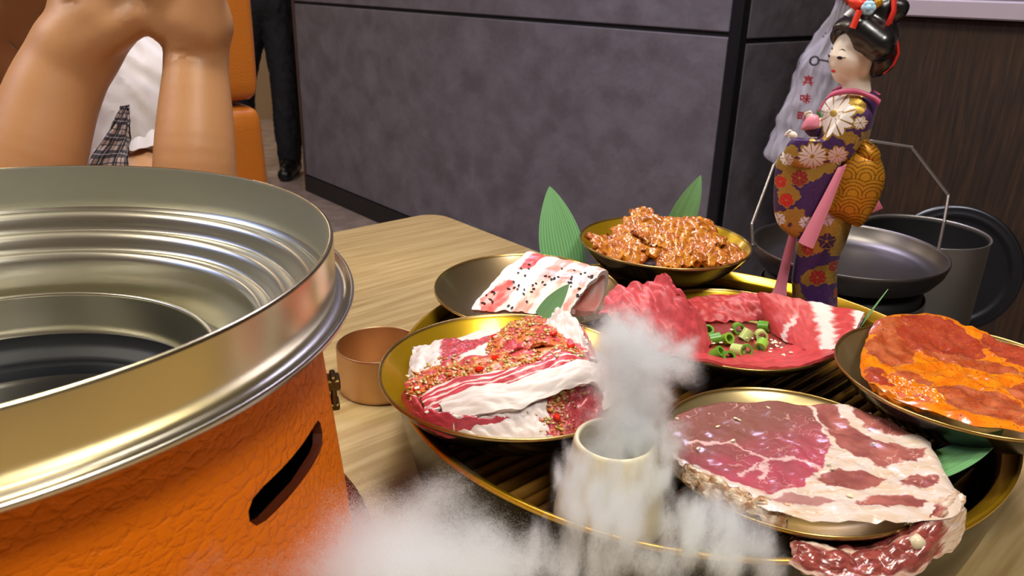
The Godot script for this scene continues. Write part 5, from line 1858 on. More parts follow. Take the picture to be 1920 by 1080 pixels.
func kimono_textures() -> Array:
	var n1 := noise(901, 1.0, 3)
	var n2 := noise(902, 1.0, 2)
	var clouds := [[-3.7, 14.1, 1.25], [-4.7, 14.5, 0.8], [-2.6, 14.1, 0.9], [-1.4, 14.6, 0.6], [-4.4, 15.6, 0.6], [-0.2, 17.0, 0.6], [0.7, 16.4, 0.6], [-0.6, 19.9, 0.7], [0.1, 19.3, 0.5], [1.0, 17.2, 0.5], [-4.0, 12.0, 0.9], [-4.6, 12.9, 0.7], [-3.3, 10.4, 0.8], [-2.6, 9.6, 0.8], [-4.2, 10.0, 0.7], [-4.3, 9.2, 0.7], [-3.3, 8.8, 0.6],
		[-1.0, 9.3, 1.3], [0.1, 8.6, 1.3], [-0.3, 10.2, 1.1], [0.7, 9.6, 0.9], [-1.6, 7.9, 1.0], [-2.3, 7.2, 0.8], [0.5, 7.4, 0.7], [-0.8, 5.1, 0.95], [-0.2, 5.5, 0.8], [-1.4, 4.7, 0.7], [0.5, 4.8, 0.5], [-2.2, 2.8, 0.8], [-1.9, 1.7, 0.8], [-2.4, 3.6, 0.55], [-1.2, 1.2, 0.8], [-0.4, 0.8, 0.7]]
	var flowers := [[-1.75, 18.6, 1.7, 9, Color(0.90, 0.86, 0.84)], [-2.7, 15.4, 1.1, 10, Color(0.90, 0.80, 0.78)], [-0.9, 15.6, 0.75, 8, Color(0.88, 0.72, 0.70)], [-4.6, 14.9, 0.6, 6, Color(0.88, 0.84, 0.82)], [-4.83, 12.95, 0.55, 5, Color(0.78, 0.10, 0.12)], [-4.15, 11.55, 0.62, 5, Color(0.80, 0.08, 0.10)], [-4.5, 9.8, 0.6, 5, Color(0.88, 0.86, 0.88)], [-2.4, 9.9, 0.55, 5, Color(0.86, 0.80, 0.84)],
		[-0.55, 8.35, 0.75, 5, Color(0.22, 0.09, 0.24)], [-1.9, 7.3, 0.55, 5, Color(0.66, 0.10, 0.14)], [-0.75, 5.0, 0.72, 5, Color(0.62, 0.09, 0.12)], [0.4, 6.0, 0.5, 5, Color(0.55, 0.08, 0.14)], [-0.9, 10.3, 0.7, 5, Color(0.78, 0.60, 0.66)], [-1.3, 1.2, 0.8, 8, Color(0.36, 0.30, 0.20)], [-3.4, 13.5, 0.7, 6, Color(0.55, 0.10, 0.12)], [1.2, 3.6, 0.5, 5, Color(0.6, 0.1, 0.14)], [0.3, 18.2, 0.5, 6, Color(0.86, 0.80, 0.78)]]
	var w := 310
	var h := 666
	var b := PackedByteArray()
	b.resize(w * h * 4)
	var mb := PackedByteArray()
	mb.resize(w * h * 4)
	var i := 0
	for y in h:
		for x in w:
			var p := KIM_LO + Vector2((x + 0.5) / w, 1.0 - (y + 0.5) / h) * KIM_SIZE
			var q := p + Vector2(n1.get_noise_2d(p.x * 1.6, p.y * 1.6), n1.get_noise_2d(p.x * 1.6 + 30.0, p.y * 1.6)) * 0.22
			var c := Color(0.27, 0.13, 0.36).lerp(Color(0.22, 0.10, 0.30), clampf(0.5 + n2.get_noise_2d(p.x * 3.0, p.y * 3.0), 0, 1))
			var metal := 0.0
			var thread := 0.5 + 0.5 * sin((p.x * 0.8 + p.y) * 62.0)
			var gold := Color(0.50, 0.36, 0.10).lerp(Color(1.0, 0.86, 0.44), clampf(thread * 0.8 + n2.get_noise_2d(p.x * 14.0, p.y * 14.0), 0, 1))
			for e in clouds:
				if absf(q.x - e[0]) > e[2] * 1.1 or absf(q.y - e[1]) > e[2]:
					continue
				if (Vector2(q.x - e[0], (q.y - e[1]) * 1.25)).length() < e[2]:
					c = gold
					metal = 0.7
			for e in flowers:
				if absf(p.x - e[0]) > e[2] * 1.2 or absf(p.y - e[1]) > e[2] * 1.2:
					continue
				var f := flower(p, Vector2(e[0], e[1]), e[2], e[3], e[0] * 3.0)
				if f < 1.12:
					c = gold
					metal = 0.7
				if f < 0.98:
					var d := p - Vector2(e[0], e[1])
					var rib := absf(sin((d.angle() + e[0] * 3.0) * e[3] * 0.5))
					c = e[4]
					metal = 0.0
					if rib < 0.2 and d.length() > e[2] * 0.2:
						c = gold.lerp(Color(0.42, 0.26, 0.10), 0.3)
						metal = 0.6
					if d.length() < e[2] * 0.16:
						c = gold
						metal = 0.7
			b[i] = int(clampf(c.r, 0, 1) * 255.0)
			b[i + 1] = int(clampf(c.g, 0, 1) * 255.0)
			b[i + 2] = int(clampf(c.b, 0, 1) * 255.0)
			b[i + 3] = 255
			var mm := int(metal * 255.0)
			mb[i] = mm
			mb[i + 1] = mm
			mb[i + 2] = mm
			mb[i + 3] = 255
			i += 4
	return [ImageTexture.create_from_image(Image.create_from_data(w, h, false, Image.FORMAT_RGBA8, b)), ImageTexture.create_from_image(Image.create_from_data(w, h, false, Image.FORMAT_RGBA8, mb))]

func kimono_uv(g: Geo, from := 0) -> void:
	for k in range(from, g.v.size()):
		var q := (Vector2(g.v[k].x, g.v[k].y) * 100.0 - KIM_LO) / KIM_SIZE
		g.uv[k] = Vector2(q.x, 1.0 - q.y)

# a stuffed shape: an outline (cm) filled out to a depth
func pillow(g: Geo, outline: Array, depth: float, z0: float, zslope := 0.0, sharp := 0.5, nr := 14) -> void:
	var n := outline.size()
	var c := Vector2.ZERO
	for p in outline:
		c += p
	c /= n
	var per := 6
	for s in [1.0, -1.0]:
		g.grid(n * per, nr, func(u, v):
			var x: float = fmod(u, 1.0) * n
			var i := int(x) % n
			var q: Vector2 = (outline[i] as Vector2).cubic_interpolate(outline[(i + 1) % n], outline[(i + n - 1) % n], outline[(i + 2) % n], x - int(x))
			var t: float = sin(v * PI * 0.5)
			var p := c.lerp(q, t)
			var bulge := pow(maxf(0.0, 1.0 - t * t), sharp)
			return Vector3(p.x, p.y, z0 + zslope * (p.x - c.x) + s * depth * 0.5 * bulge) * 0.01, true, s < 0.0)

func ribbon(g: Geo, a: Array, b: Array, z: Array, thick := 0.0006) -> void:
	# two edges in cm, depth per row in cm
	g.sheet(6, 20, func(u, v):
		var p: Vector2 = spline(a, v)
		var q: Vector2 = spline(b, v)
		var zz: float = lerpf(z[0], z[1], v)
		var r := p.lerp(q, u)
		return Vector3(r.x, r.y, zz + 0.12 * sin(u * PI)) * 0.01, thick)

func build_doll() -> void:
	var t := thing("kimono_doll", "geisha doll in a purple and gold kimono standing at the back of the tray", "doll", Vector3(0.271, 0.8, -0.625))
	t.basis = Basis(Vector3(0.917, 0, 0.398), Vector3.UP, Vector3(-0.398, 0, 0.917))
	var tex := kimono_textures()
	var km := mat(Color.WHITE, 0.42)
	km.albedo_texture = tex[0]
	km.metallic_texture = tex[1]
	km.metallic = 1.0
	km.heightmap_enabled = false
	km.rim_enabled = true
	km.rim = 0.25
	# skirt: ellipses from the hem up
	var rows := [[0.0, -1.75, 1.6, 1.9], [1.2, -2.2, 1.45, 1.8], [2.7, -2.6, 1.15, 1.65], [4.1, -2.85, 0.85, 1.6], [5.6, -2.9, 0.65, 1.6], [7.0, -2.95, 0.75, 1.75], [8.2, -3.0, 0.98, 1.95], [9.7, -3.05, 1.15, 2.1], [12.0, -3.0, 1.1, 2.1], [14.0, -2.8, 1.05, 2.0], [15.6, -2.65, 1.1, 1.9], [17.4, -2.75, 1.2, 1.9], [18.7, -2.75, 1.3, 1.75], [19.5, -2.45, 1.35, 1.4], [20.1, -1.9, 1.2, 1.0], [20.35, -1.3, 0.7, 0.7]]
	var g := Geo.new()
	g.grid(48, 60, func(u, v):
		var x: float = v * (rows.size() - 1)
		var i := mini(int(x), rows.size() - 2)
		var f := x - i
		f = f * f * (3.0 - 2.0 * f) if false else f
		var y := lerpf(rows[i][0], rows[i + 1][0], f)
		var l := lerpf(rows[i][1], rows[i + 1][1], f)
		var r := lerpf(rows[i][2], rows[i + 1][2], f)
		var d := lerpf(rows[i][3], rows[i + 1][3], f)
		var a: float = u * TAU
		return Vector3((l + r) * 0.5 + cos(a) * (r - l) * 0.5, y, sin(a) * d * (1.0 + 0.03 * sin(a * 5.0 + y))) * 0.01, true, true)
	kimono_uv(g)
	obj("kimono", g.mesh(), km, t)
	g = Geo.new()
	pillow(g, [Vector2(-4.85, 15.41), Vector2(-5.40, 14.45), Vector2(-5.35, 12.59), Vector2(-5.1, 10.59), Vector2(-4.5, 9.20), Vector2(-3.33, 8.40), Vector2(-2.33, 8.45), Vector2(-1.73, 10.08), Vector2(-1.03, 12.93), Vector2(-0.52, 14.78), Vector2(-0.93, 16.03), Vector2(-2.80, 16.19)], 1.7, 2.0, 0.1, 0.4)
	kimono_uv(g)
	obj("sleeve", g.mesh(), km, t)
	g = Geo.new()
	pillow(g, [Vector2(-0.56, 19.5), Vector2(-1.61, 17.86), Vector2(-2.60, 16.39), Vector2(-3.62, 16.35), Vector2(-4.48, 16.55), Vector2(-4.84, 15.20), Vector2(-3.77, 14.31), Vector2(-1.32, 14.50), Vector2(0.13, 15.50), Vector2(0.92, 17.49), Vector2(0.93, 18.95)], 1.6, 2.4, -0.15, 0.4)
	kimono_uv(g)
	obj("sleeve", g.mesh(), km, t)
	g = Geo.new()
	pillow(g, [Vector2(-3.9, 17.2), Vector2(-3.3, 16.5), Vector2(-2.5, 16.6), Vector2(-2.2, 17.4), Vector2(-2.6, 18.0), Vector2(-3.4, 17.9)], 1.2, 0.4, 0.0, 0.5)
	kimono_uv(g)
	obj("sleeve", g.mesh(), km, t)
	var pink := mat(hexc("e58aa0"), 0.38)
	g = Geo.new()
	pillow(g, [Vector2(-3.97, 17.08), Vector2(-3.86, 17.75), Vector2(-3.54, 18.28), Vector2(-2.84, 18.25), Vector2(-2.68, 17.37), Vector2(-3.37, 17.10)], 0.9, 1.0, 0.0, 0.5)
	obj("cuff", g.mesh(), pink, t)
	var wax := mat(hexc("f6e6d4"), 0.35)
	wax.subsurf_scatter_enabled = true
	wax.subsurf_scatter_strength = 0.06
	# two small hands: a palm and five bent fingers each
	for q in [[Vector3(-4.45, 16.75, 2.3), Vector3(-0.85, 0.45, 0.1)], [Vector3(-3.45, 18.1, 1.0), Vector3(-0.5, 0.8, 0.2)]]:
		g = Geo.new()
		var d: Vector3 = q[1].normalized()
		var s := d.cross(Vector3(0, 0, 1)).normalized()
		g.ball(q[0] * 0.01, Vector3(0.0040, 0.0030, 0.0022), 14, 10, Basis(d, s, d.cross(s)))
		for k in 5:
			var off := (k - 2.5) * 0.13
			var base: Vector3 = q[0] + d * (0.28 if k > 0 else 0.0) + s * (off if k > 0 else -0.22)
			var l = [0.30, 0.38, 0.42, 0.38, 0.30][k]
			var mid: Vector3 = base + d * l * 0.5 + Vector3(0, 0.0, 0.06)
			var tip: Vector3 = mid + d * l * 0.4 + Vector3(0.05, -0.14, 0.04)
			g.tube([base * 0.01, mid * 0.01, tip * 0.01], [0.00095, 0.0009, 0.0006], 8)
		obj("hand", g.mesh(), wax, t)
	# green sprig held at the cuff
	g = Geo.new()
	for k in 7:
		var a := 0.5 + k * 0.22
		g.tube([Vector3(-2.9, 18.0, 0.9) * 0.01, Vector3(-2.9 + 0.55 * cos(a), 18.0 + 0.75 * sin(a), 0.9) * 0.01], [0.0006, 0.0002], 5)
	obj("sprig", g.mesh(), mat(hexc("3d7d3c"), 0.5), t)
	# collar, sash, trailing lining
	g = Geo.new()
	ribbon(g, [Vector2(-2.75, 18.9), Vector2(-2.1, 20.15), Vector2(-0.6, 20.55), Vector2(0.8, 20.2), Vector2(1.42, 19.85)], [Vector2(-2.9, 18.6), Vector2(-2.3, 19.75), Vector2(-0.6, 20.2), Vector2(0.75, 19.9), Vector2(1.4, 19.45)], [1.3, 1.3], 0.0012)
	ribbon(g, [Vector2(-2.2, 20.1), Vector2(-0.6, 20.5), Vector2(1.2, 20.0)], [Vector2(-2.2, 20.1), Vector2(-0.6, 20.9), Vector2(1.4, 20.0)], [-0.9, -0.9], 0.0012)
	obj("collar", g.mesh(), mat(hexc("c9577d"), 0.4), t)
	g = Geo.new()
	ribbon(g, [Vector2(-0.67, 14.70), Vector2(-1.50, 11.97), Vector2(-2.66, 8.31)], [Vector2(-0.15, 14.98), Vector2(-0.75, 11.60), Vector2(-1.48, 7.92)], [2.9, 3.1], 0.0012)
	obj("sash", g.mesh(), pink, t)
	g = Geo.new()
	ribbon(g, [Vector2(2.2, 11.9), Vector2(2.63, 12.13)], [Vector2(2.0, 10.59), Vector2(3.14, 11.35)], [0.5, 0.5], 0.0012)
	obj("sash", g.mesh(), pink, t)
	g = Geo.new()
	ribbon(g, [Vector2(-3.55, 8.4), Vector2(-3.75, 6.5), Vector2(-3.95, 4.2), Vector2(-4.2, 2.9), Vector2(-4.9, 1.7)], [Vector2(-3.0, 8.2), Vector2(-3.05, 6.5), Vector2(-3.1, 4.2), Vector2(-2.95, 2.9), Vector2(-2.4, 1.4)], [1.0, 1.6], 0.0014)
	obj("lining", g.mesh(), mat(hexc("d77e94"), 0.45), t)
	# obi: a golden bow cushion at the back
	var gold := mat(Color.WHITE, 0.38, 0.45)
	var gn := noise(921, 1.0, 2)
	gold.albedo_texture = paint(192, 192, func(u, v):
		var c := Color(0.78, 0.52, 0.10)
		var cell := Vector2(fmod(u * 3.0 + 0.5 * (int(v * 3.0) % 2), 1.0) - 0.5, fmod(v * 3.0, 1.0) - 0.1)
		var r: float = cell.length()
		if absf(fmod(r * 5.0, 1.0) - 0.5) < 0.14 and r > 0.2:
			c = Color(0.46, 0.28, 0.05)
		if gn.get_noise_2d(u * 90.0, v * 90.0) > 0.45:
			c = Color(0.95, 0.78, 0.30)
		return c)
	g = Geo.new()
	pillow(g, [Vector2(-0.50, 15.20), Vector2(0.61, 15.95), Vector2(1.70, 15.84), Vector2(2.45, 14.97), Vector2(2.85, 13.88), Vector2(2.80, 12.51), Vector2(2.32, 10.79), Vector2(1.65, 9.74), Vector2(0.26, 10.18), Vector2(-1.05, 10.70), Vector2(-0.90, 12.70)], 3.2, 1.0, -0.1, 0.33)
	for k in g.v.size():
		g.uv[k] = Vector2(g.v[k].x, g.v[k].y) * 24.0
	obj("obi", g.mesh(), gold, t)
	g = Geo.new()
	pillow(g, [Vector2(0.64, 16.74), Vector2(1.6, 16.4), Vector2(2.20, 15.69), Vector2(2.0, 15.0), Vector2(1.0, 15.1), Vector2(0.3, 15.6)], 2.2, 1.1, 0.0, 0.4)
	for k in g.v.size():
		g.uv[k] = Vector2(g.v[k].x, g.v[k].y) * 24.0
	obj("obi_knot", g.mesh(), gold, t)
	# head and neck
	var f := Field.new(Vector3(-3.6, 19.6, -2.4) * 0.01, Vector3(1.4, 25.4, 2.6) * 0.01, 0.0011)
	var fw := Vector3(-0.80, 0.0, 0.60)                 # where the face looks
	var rt := Vector3(0.60, 0.0, 0.80)                  # the side of the head turned to the table
	var hc := Vector3(-1.05, 22.6, 0.0)
	f.cap((hc + Vector3(0, 0.7, 0)) * 0.01, (hc + Vector3(0, 0.1, 0) + fw * 0.15) * 0.01, 0.0163, 0.0158, 0.004)
	f.cap((hc + fw * 0.45 + Vector3(0, -0.1, 0)) * 0.01, (hc + fw * 0.75 + Vector3(0, -1.15, 0)) * 0.01, 0.0128, 0.0062, 0.006)
	f.cap((hc + fw * 1.40 + Vector3(0, 0.05, 0)) * 0.01, (hc + fw * 1.58 + Vector3(0, -0.42, 0)) * 0.01, 0.0011, 0.0017, 0.003)
	f.cap((hc + fw * 1.2 + Vector3(0, -0.82, 0)) * 0.01, (hc + fw * 1.22 + Vector3(0, -0.95, 0)) * 0.01, 0.0028, 0.0026, 0.004)
	f.cap((hc + rt * 1.35 - fw * 0.35 + Vector3(0, 0.15, 0)) * 0.01, (hc + rt * 1.4 - fw * 0.3 + Vector3(0, -0.6, 0)) * 0.01, 0.0030, 0.0024, 0.003)
	f.cap((hc + Vector3(0.35, -0.8, 0)) * 0.01, Vector3(-0.3, 19.8, 0.0) * 0.01, 0.0098, 0.0108, 0.005)
	g = Geo.new()
	f.emit(g)
	var head := obj("head", g.mesh(), wax, t)
	var ink := mat(hexc("15100e"), 0.3)
	for s in [-1.0, 1.0]:
		var look = (fw + rt * s * 0.30).normalized()
		var side = Vector3.UP.cross(look).normalized() * s
		var e := Geo.new()
		var on := func(a: float, h: float):
			return f.surface((hc + rt * s * a + Vector3(0, h, 0) + fw * 3.0) * 0.01, -fw)
		var c: Vector3 = on.call(0.66, 0.20)
		e.ball(c, Vector3(0.0024, 0.0013, 0.0008), 14, 8, Basis(side * s, Vector3.UP, look))
		e.tube([on.call(0.42, 0.19) + look * 0.0002, on.call(0.66, 0.28) + look * 0.0003, on.call(0.92, 0.23) + look * 0.0002, on.call(1.08, 0.26)], [0.0002, 0.00045, 0.00035, 0.0001], 6)
		obj("eye", e.mesh(), ink, head)
		var br := Geo.new()
		br.tube([on.call(0.36, 0.72) + look * 0.0001, on.call(0.62, 0.82) + look * 0.0002, on.call(0.92, 0.74)], [0.0002, 0.0005, 0.00015], 6)
		obj("eyebrow", br.mesh(), ink, head)
	g = Geo.new()
	var mc := f.surface((hc + rt * 0.05 + Vector3(0, -0.84, 0) + fw * 3.0) * 0.01, -fw)
	g.ball(mc, Vector3(0.0024, 0.0011, 0.0009), 14, 8, Basis(rt, Vector3.UP, fw))
	obj("mouth", g.mesh(), mat(hexc("d8261c"), 0.35), head)
	# hair
	var hf := Field.new(Vector3(-4.0, 20.8, -3.4) * 0.01, Vector3(3.0, 28.4, 3.6) * 0.01, 0.0012)
	var B := func(x: float, y: float, z: float, x2: float, y2: float, z2: float, r1: float, r2: float, k := 0.006):
		hf.cap(Vector3(x, y, z) * 0.01, Vector3(x2, y2, z2) * 0.01, r1 * 0.01, r2 * 0.01, k)
	B.call(-0.9, 24.5, 0.2, 0.1, 24.3, -0.2, 1.75, 1.85)
	B.call(-0.9, 24.9, 1.2, 0.6, 23.9, 1.4, 0.95, 1.15)        # wing toward the table
	B.call(-2.1, 24.3, -1.0, -0.6, 24.2, -1.6, 0.95, 1.2)      # far wing
	B.call(-2.3, 24.9, 0.2, -1.0, 25.3, 0.4, 0.55, 0.9)        # roll above the forehead
	B.call(0.5, 23.9, 0.2, 1.0, 22.6, 0.1, 1.25, 0.85)
	B.call(1.0, 22.6, 0.1, 0.7, 21.9, 0.1, 0.75, 0.5)          # nape
	B.call(0.3, 26.3, 0.1, 0.6, 26.5, 0.0, 1.0, 0.95)          # bun
	B.call(1.5, 26.3, 0.0, 1.6, 26.5, 0.0, 0.62, 0.6)
	hf.dent((hc + fw * 1.7 + Vector3(0, 0.9, 0)) * 0.01, (hc + fw * 1.5 + Vector3(0, -1.0, 0)) * 0.01, 0.0132, 0.003)
	g = Geo.new()
	hf.emit(g)
	var st := noise(931, 1.0, 2)
	for k in g.v.size():
		var q := g.v[k]
		g.v[k] += g.n[k] * 0.0004 * st.get_noise_2d(q.x * 200.0 + q.z * 900.0, q.y * 300.0)
	var hair := mat(hexc("0b0a0d"), 0.28)
	hair.clearcoat_enabled = true
	hair.clearcoat = 0.7
	hair.clearcoat_roughness = 0.25
	var crown := obj("hair", g.mesh(), hair, t)
	# hair ornaments
	var red := mat(hexc("e23a22"), 0.4)
	g = Geo.new()
	ribbon(g, [Vector2(-1.35, 26.3), Vector2(-1.62, 25.05)], [Vector2(-1.0, 26.25), Vector2(-1.28, 24.95)], [2.1, 2.2], 0.0016)
	pillow(g, [Vector2(-2.1, 26.9), Vector2(-1.5, 27.2), Vector2(-0.8, 26.9), Vector2(-0.9, 26.4), Vector2(-1.6, 26.2)], 1.0, 1.5, 0.0, 0.5)
	obj("hair_ribbon", g.mesh(), red, crown)
	g = Geo.new()
	for k in 3:
		var z := 0.9 - k * 0.35
		g.tube([Vector3(0.95 + k * 0.1, 27.2, z) * 0.01, Vector3(1.12 + k * 0.06, 26.3, z + 0.25) * 0.01, Vector3(0.9 + k * 0.12, 25.3, z + 0.3) * 0.01, Vector3(0.75 + k * 0.1, 25.0, z) * 0.01], 0.0017, 8)
	g.tube([Vector3(1.75, 24.2, 0.8) * 0.01, Vector3(2.02, 23.3, 0.7) * 0.01, Vector3(1.85, 22.5, 0.6) * 0.01, Vector3(1.25, 21.75, 0.5) * 0.01], 0.0012, 8)
	obj("hair_cord", g.mesh(), mat(hexc("d02a20"), 0.45), crown)
	g = Geo.new()
	for k in 6:
		var a := TAU * k / 6.0
		g.ball(Vector3(-0.6 + 0.24 * cos(a), 26.45 + 0.24 * sin(a), 1.95) * 0.01, Vector3(0.0030, 0.0030, 0.0016), 10, 8)
	g.ball(Vector3(-0.6, 26.45, 2.05) * 0.01, Vector3(0.0026, 0.0026, 0.002), 10, 8)
	obj("hair_flower", g.mesh(), mat(hexc("a9d3ea"), 0.4), crown)
	g = Geo.new()
	ribbon(g, [Vector2(-2.2, 25.9), Vector2(-1.7, 26.5)], [Vector2(-1.9, 25.8), Vector2(-1.45, 26.2)], [1.6, 1.6], 0.0012)
	obj("hair_leaf", g.mesh(), mat(hexc("dfe8f0"), 0.4), crown)
	g = Geo.new()
	pillow(g, [Vector2(-0.3, 27.0), Vector2(0.1, 27.2), Vector2(0.3, 26.8), Vector2(0.0, 26.4), Vector2(-0.3, 26.5)], 0.7, 1.4, 0.0, 0.5)
	obj("hair_bow", g.mesh(), mat(hexc("c9901f"), 0.35, 0.5), crown)

# ------------------------------------------------------------------ people
func build_people() -> void:
	build_seated()
	build_standing()

func finger(f: Field, base: Vector3, d: Vector3, curl: Vector3, l: float, r: float) -> void:
	var a := base
	var dir := d.normalized()
	for k in 3:
		var b: Vector3 = a + dir * l * [0.45, 0.32, 0.23][k]
		f.cap(a, b, r * (1.0 - 0.08 * k), r * (0.94 - 0.1 * k), 0.004)
		a = b
		dir = (dir + curl).normalized()

func build_seated() -> void:
	var t := thing("person", "seated person in a white blouse, chin over folded hands, elbows on the table", "person", Vector3(-0.52, TABLE_Y, -0.9))
	var skin := mat(hexc("bb885c"), 0.46)
	skin.subsurf_scatter_enabled = true
	skin.subsurf_scatter_strength = 0.08
	skin.heightmap_enabled = true
	skin.heightmap_texture = noise_tex(951, 0.12, 3, 256)
	skin.heightmap_scale = 0.008
	skin.uv1_triplanar = true
	skin.uv1_scale = Vector3(7, 7, 7)
	var g := Geo.new()
	# forearms and hands, fine
	var f := Field.new(Vector3(-0.58, 0.735, -0.84), Vector3(-0.20, 1.16, -0.60), 0.0042)
	var elbow_a := Vector3(-0.492, 0.792, -0.676)
	var wrist_a := Vector3(-0.397, 1.012, -0.725)
	f.chain([elbow_a, Vector3(-0.464, 0.852, -0.674), Vector3(-0.438, 0.910, -0.687), Vector3(-0.423, 0.961, -0.707), Vector3(-0.411, 0.990, -0.719), wrist_a], [0.039, 0.0445, 0.0425, 0.039, 0.0365, 0.034], 0.015)
	f.cap(elbow_a, Vector3(-0.56, 0.86, -0.76), 0.039, 0.045, 0.02)
	var elbow_b := Vector3(-0.299, 0.790, -0.690)
	var wrist_b := Vector3(-0.2915, 1.006, -0.726)
	f.chain([elbow_b, Vector3(-0.294, 0.852, -0.682), Vector3(-0.290, 0.915, -0.690), Vector3(-0.2905, 0.964, -0.709), wrist_b], [0.036, 0.0372, 0.0350, 0.0310, 0.0255], 0.015)
	f.cap(elbow_b, Vector3(-0.33, 0.83, -0.755), 0.034, 0.036, 0.02)
	# hand of the left-hand arm: bent over to the right
	f.cap(wrist_a, Vector3(-0.372, 1.034, -0.727), 0.034, 0.030, 0.010)
	f.cap(Vector3(-0.385, 1.030, -0.726), Vector3(-0.330, 1.058, -0.728), 0.027, 0.021, 0.010)
	f.cap(Vector3(-0.392, 1.050, -0.735), Vector3(-0.345, 1.075, -0.738), 0.026, 0.021, 0.012)
	f.cap(Vector3(-0.383, 1.012, -0.712), Vector3(-0.330, 1.040, -0.712), 0.0175, 0.0145, 0.007)
	for k in 4:
		finger(f, Vector3(-0.322 - 0.004 * k, 1.050 + 0.015 * k, -0.714 - 0.008 * k), Vector3(0.75, 0.45, 0.1), Vector3(-0.05, 0.22, -0.55), [0.06, 0.072, 0.076, 0.070][k], 0.0088)
	finger(f, Vector3(-0.384, 1.06, -0.71), Vector3(0.3, 1.0, 0.2), Vector3(0.3, 0.1, 0.0), 0.058, 0.0098)
	# hand of the right-hand arm: upright with the palm bent back
	f.cap(wrist_b, Vector3(-0.286, 1.034, -0.728), 0.0255, 0.029, 0.008)
	f.cap(Vector3(-0.290, 1.036, -0.724), Vector3(-0.284, 1.085, -0.728), 0.0275, 0.0245, 0.010)
	f.cap(Vector3(-0.312, 1.032, -0.716), Vector3(-0.304, 1.066, -0.712), 0.0150, 0.0145, 0.006)
	f.cap(Vector3(-0.276, 1.030, -0.712), Vector3(-0.272, 1.062, -0.712), 0.0165, 0.0150, 0.007)
	for k in 4:
		finger(f, Vector3(-0.272 - 0.011 * k, 1.098, -0.724 - 0.003 * k), Vector3(-0.45, 0.8, 0.3), Vector3(-0.5, -0.25, 0.1), [0.058, 0.07, 0.075, 0.07][k], 0.0086)
	finger(f, Vector3(-0.310, 1.058, -0.708), Vector3(-0.7, 0.6, 0.1), Vector3(-0.2, 0.3, -0.1), 0.056, 0.0096)
	f.dent(Vector3(-0.318, 1.0135, -0.700), Vector3(-0.278, 1.0085, -0.699), 0.0018, 0.003)
	f.emit(g)
	# head, neck, chest, upper arms
	var bf := Field.new(Vector3(-0.92, 0.74, -1.26), Vector3(-0.26, 1.40, -0.66), 0.0085)
	bf.cap(Vector3(-0.60, 0.88, -1.07), Vector3(-0.62, 1.02, -1.07), 0.095, 0.105, 0.03)
	bf.cap(Vector3(-0.74, 1.045, -0.99), Vector3(-0.46, 1.05, -1.02), 0.055, 0.05, 0.04)
	bf.cap(Vector3(-0.60, 1.05, -1.02), Vector3(-0.52, 1.16, -0.93), 0.05, 0.046, 0.03)
	bf.cap(Vector3(-0.76, 1.02, -0.97), Vector3(-0.55, 0.85, -0.75), 0.05, 0.042, 0.03)
	bf.chain([Vector3(-0.47, 1.04, -1.0), Vector3(-0.428, 0.892, -0.874), Vector3(-0.335, 0.808, -0.750)], [0.042, 0.037, 0.035], 0.03)
	# head resting on the hands
	bf.cap(Vector3(-0.47, 1.27, -0.86), Vector3(-0.455, 1.23, -0.83), 0.083, 0.078, 0.03)
	bf.cap(Vector3(-0.43, 1.20, -0.79), Vector3(-0.39, 1.145, -0.755), 0.052, 0.026, 0.03)
	bf.cap(Vector3(-0.405, 1.235, -0.765), Vector3(-0.388, 1.205, -0.745), 0.010, 0.012, 0.012)
	bf.cap(Vector3(-0.545, 1.24, -0.80), Vector3(-0.545, 1.21, -0.80), 0.014, 0.012, 0.01)
	bf.cap(Vector3(-0.40, 1.24, -0.90), Vector3(-0.40, 1.21, -0.90), 0.014, 0.012, 0.01)
	bf.emit(g)
	obj("body", g.mesh(), skin, t, -t.position)
	# face and hair above the frame
	var ink := mat(hexc("2a1a14"), 0.4)
	for q in [Vector3(-0.448, 1.222, -0.757), Vector3(-0.385, 1.222, -0.800)]:
		g = Geo.new()
		g.ball(q, Vector3(0.011, 0.005, 0.008), 12, 8)
		obj("eye", g.mesh(), ink, t, -t.position)
	g = Geo.new()
	g.ball(Vector3(-0.392, 1.163, -0.742), Vector3(0.017, 0.006, 0.008), 14, 8, Basis(Vector3.UP, -0.6))
	obj("mouth", g.mesh(), mat(hexc("b8645a"), 0.4), t, -t.position)
	var hf := Field.new(Vector3(-0.68, 1.02, -1.08), Vector3(-0.34, 1.42, -0.70), 0.0085)
	hf.cap(Vector3(-0.485, 1.29, -0.885), Vector3(-0.50, 1.20, -0.92), 0.093, 0.088, 0.03)
	hf.cap(Vector3(-0.57, 1.22, -0.87), Vector3(-0.60, 1.09, -0.93), 0.04, 0.03, 0.03)
	hf.dent(Vector3(-0.40, 1.22, -0.76), Vector3(-0.37, 1.13, -0.74), 0.075, 0.01)
	g = Geo.new()
	hf.emit(g)
	obj("hair", g.mesh(), mat(hexc("1c1412"), 0.4), t, -t.position)
	# blouse
	var cloth := mat(hexc("ded7da"), 0.75)
	cloth.rim_enabled = true
	cloth.rim = 0.2
	cloth.backlight_enabled = true
	cloth.backlight = Color(0.15, 0.15, 0.15)
	var s := Field.new(Vector3(-0.84, 0.62, -1.26), Vector3(-0.36, 1.12, -0.84), 0.0075)
	s.cap(Vector3(-0.585, 0.72, -1.07), Vector3(-0.60, 0.98, -1.06), 0.125, 0.118, 0.03)
	s.cap(Vector3(-0.50, 0.98, -1.02), Vector3(-0.505, 0.80, -0.99), 0.075, 0.09, 0.03)
	g = Geo.new()
	s.cut(Vector3(-0.615, 0.945, -0.95), Vector3(-0.55, 0.83, 0.0).normalized())
	s.emit(g)
	fold(g, 961, 0.006)
	obj("blouse", g.mesh(), cloth, t, -t.position)
	var sl := Field.new(Vector3(-0.56, 0.82, -1.12), Vector3(-0.33, 1.13, -0.82), 0.005)
